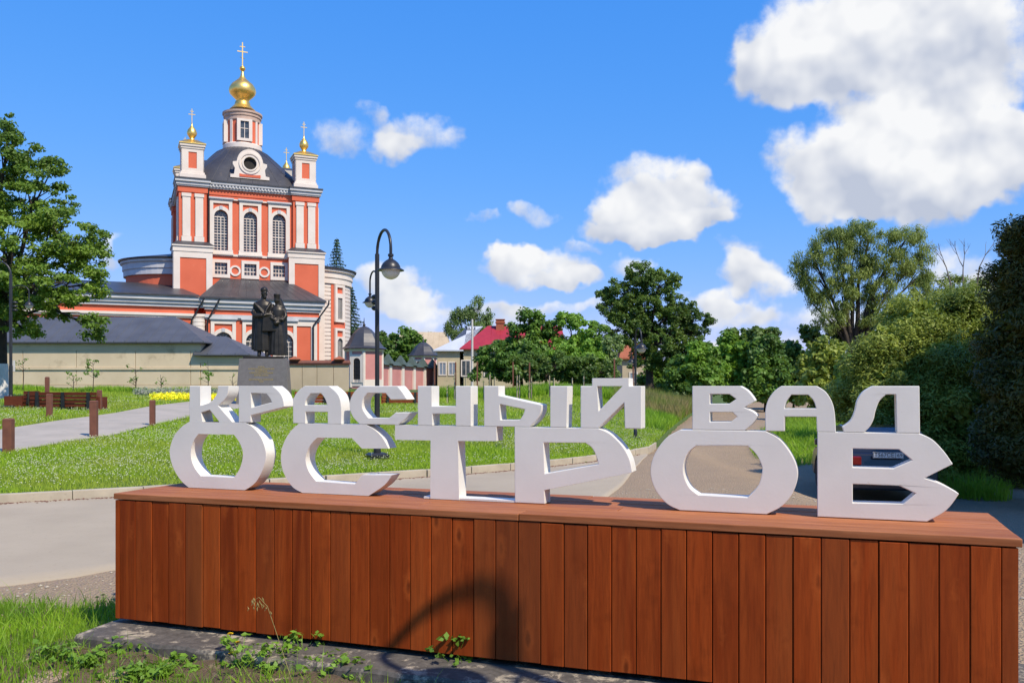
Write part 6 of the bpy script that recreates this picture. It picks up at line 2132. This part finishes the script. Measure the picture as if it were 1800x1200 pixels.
# flower bed: lavender and yellow flowers before the monument
def bed(px0, px1, py0, py1, n, size, mat, nm, lab, h):
    px, py = r.uniform(px0, px1, 400), r.uniform(py0, py1, 400)
    cs = np.array([tuple(ground_at(a, b)) for a, b in zip(px, py)])
    cs[:, 2] += h * .5
    V, F = leaves(r, cs, np.full(len(cs), h * .55), n, size, .6, 1., .6)
    tag(np_obj(nm, V, F, M[mat]), lab, 'flowers', kind='stuff')


bed(268, 420, 699, 706, 9000, .07, 'yellowflower', 'yellow_flower_bed', 'bed of yellow flowers at the edge of the plaza', .30)
bed(238, 420, 693, 698, 7000, .08, 'lavender', 'lavender_bed', 'grey-green lavender behind the yellow flowers', .40)

# thin young trees and weeds along the beige wall
for k, (px, h, lab) in enumerate([(40, 1.5, 'spindly sapling by the beige wall left of the bench'), (128, .8, 'small sapling by the wall above the bench'), (163, 1.5, 'leafy sapling by the wall above the bench end'), (238, 1.2, 'pale sapling by the wall left of the flower bed'), (282, .9, 'bare sapling by the wall above the flower bed'), (365, 1.6, 'climbing sapling by the annex wall'), (408, .9, 'bare twig by the annex next to the monument')]):
    Y = 47.
    gz = hz1(X(px, Y), Y)
    q = np.random.default_rng(300 + k)
    e = empty('young_tree', (X(px, Y), Y, gz), 0, lab, 'sapling', 'young trees along the wall')
    m = MB().tube([(0, 0, 0), (.05, 0, h * .6), (.0, 0, h * 1.15)], [.025, .018, .006], 5)
    cs = []
    for j in range(9):
        z = h * q.uniform(.35, 1.1)
        a = q.uniform(0, 6.3)
        e_ = (q.uniform(.15, .4) * math.cos(a), q.uniform(.15, .4) * math.sin(a), z + .2)
        m.tube([(.03, 0, z), e_], [.012, .004], 4, False)
        cs.append(e_)
    m.build('stem', M['bark'], e)
    nl = [40, 60, 200, 90, 20, 160, 12][k]
    V, F = leaves(q, np.array(cs), np.full(9, .16), nl, .11, .6)
    np_obj('foliage', V, F, M['leaf_bright'], e)

# loose stones on the shoulder and the lane
x, y = scatter(r, 9000, -6, 6, 5.2, 15)
road_near = np.interp(x, [-12, -6, -4.3, -3.6, -2.2, -.5, .5, 1.2, 1.9, 2.6, 3.4, 6], [2.2, 6.4, 7.65, 8.35, 8.9, 9.9, 11.0, 12.6, 15.2, 18.8, 22.2, 30])
u = (x - FL.x) * UX.x + (y - FL.y) * UX.y
v = (x - FL.x) * NX.x + (y - FL.y) * NX.y
k = (y < road_near + r.normal(0, .25, len(x))) & ~((u > -.1) & (v > -.38) & (v < PD + .2) & (u < PL + .5)) & ((y > 6.6) | (r.random(len(x)) < .3))
x, y = x[k], y[k]
n = len(x)
s = np.exp(r.normal(-4.75, .5, n)).clip(.004, .035)
sq = r.uniform(.55, 1.2, (n, 6, 3))
V = (np.stack([x, y, hz(x, y) - .005 + s * .2], 1)[:, None] + octv[None] * sq * s[:, None, None] * np.array([1, 1, .6])).reshape(-1, 3)
F = (octf[None] + (np.arange(n) * 6)[:, None, None]).reshape(-1, 3)
tag(np_obj('gravel', V, F, M['kerb']), 'loose pale stones on the road shoulder', 'gravel', kind='stuff')


# far wood closing the horizon behind the village
q = np.random.default_rng(400)
n = 260
yy = q.uniform(150, 240, n)
pxs = q.uniform(560, 2000, n)
hh = q.uniform(.5, 1., n)
cs = np.stack([X(pxs, yy), yy, 2 + 7.5 * hh * (.6 + .4 * np.sin(pxs * .02))], 1)
cs = np.concatenate([cs, cs * [1, 1, .45]])
V, F = leaves(q, cs, np.full(len(cs), 3.6), 36000, .9, .7)
tag(np_obj('far_wood', V, F, M['leaf_ash']), 'far belt of trees along the horizon', 'wood', kind='stuff')

# unseen tree belt added behind the viewpoint to hold back low sky light
n = 420
az = q.uniform(R(68), R(292), n)
dd = q.uniform(24, 34, n)
cs = np.stack([np.sin(az) * dd, np.cos(az) * dd, q.uniform(.5, 1, n) * 8.5], 1)
cs = np.concatenate([cs, cs * [1, 1, .5], cs * [1.03, 1.03, .2]])
V, F = leaves(q, cs, np.full(len(cs), 1.7), 26000, .55, .75)
tag(np_obj('sky_blocking_trees', V, F, M['leaf_linden']), 'added belt of unseen trees behind the viewpoint, cutting low sky light', 'wood', kind='stuff')

# dry debris swept against the kerb
x = q.uniform(-12, 3.2, 2600)
y = kerb_y(x) - np.abs(q.normal(0, .09, 2600)) - .02
n = len(x)
s = q.uniform(.006, .022, n)
V = (np.stack([x, y, np.full(n, .008)], 1)[:, None] + octv[None] * q.uniform(.4, 1.3, (n, 6, 3)) * s[:, None, None] * np.array([1, 1, .35])).reshape(-1, 3)
F = (octf[None] + (np.arange(n) * 6)[:, None, None]).reshape(-1, 3)
tag(np_obj('kerb_litter', V, F, M['rust']), 'dry brown litter along the foot of the kerb', 'litter', kind='stuff')
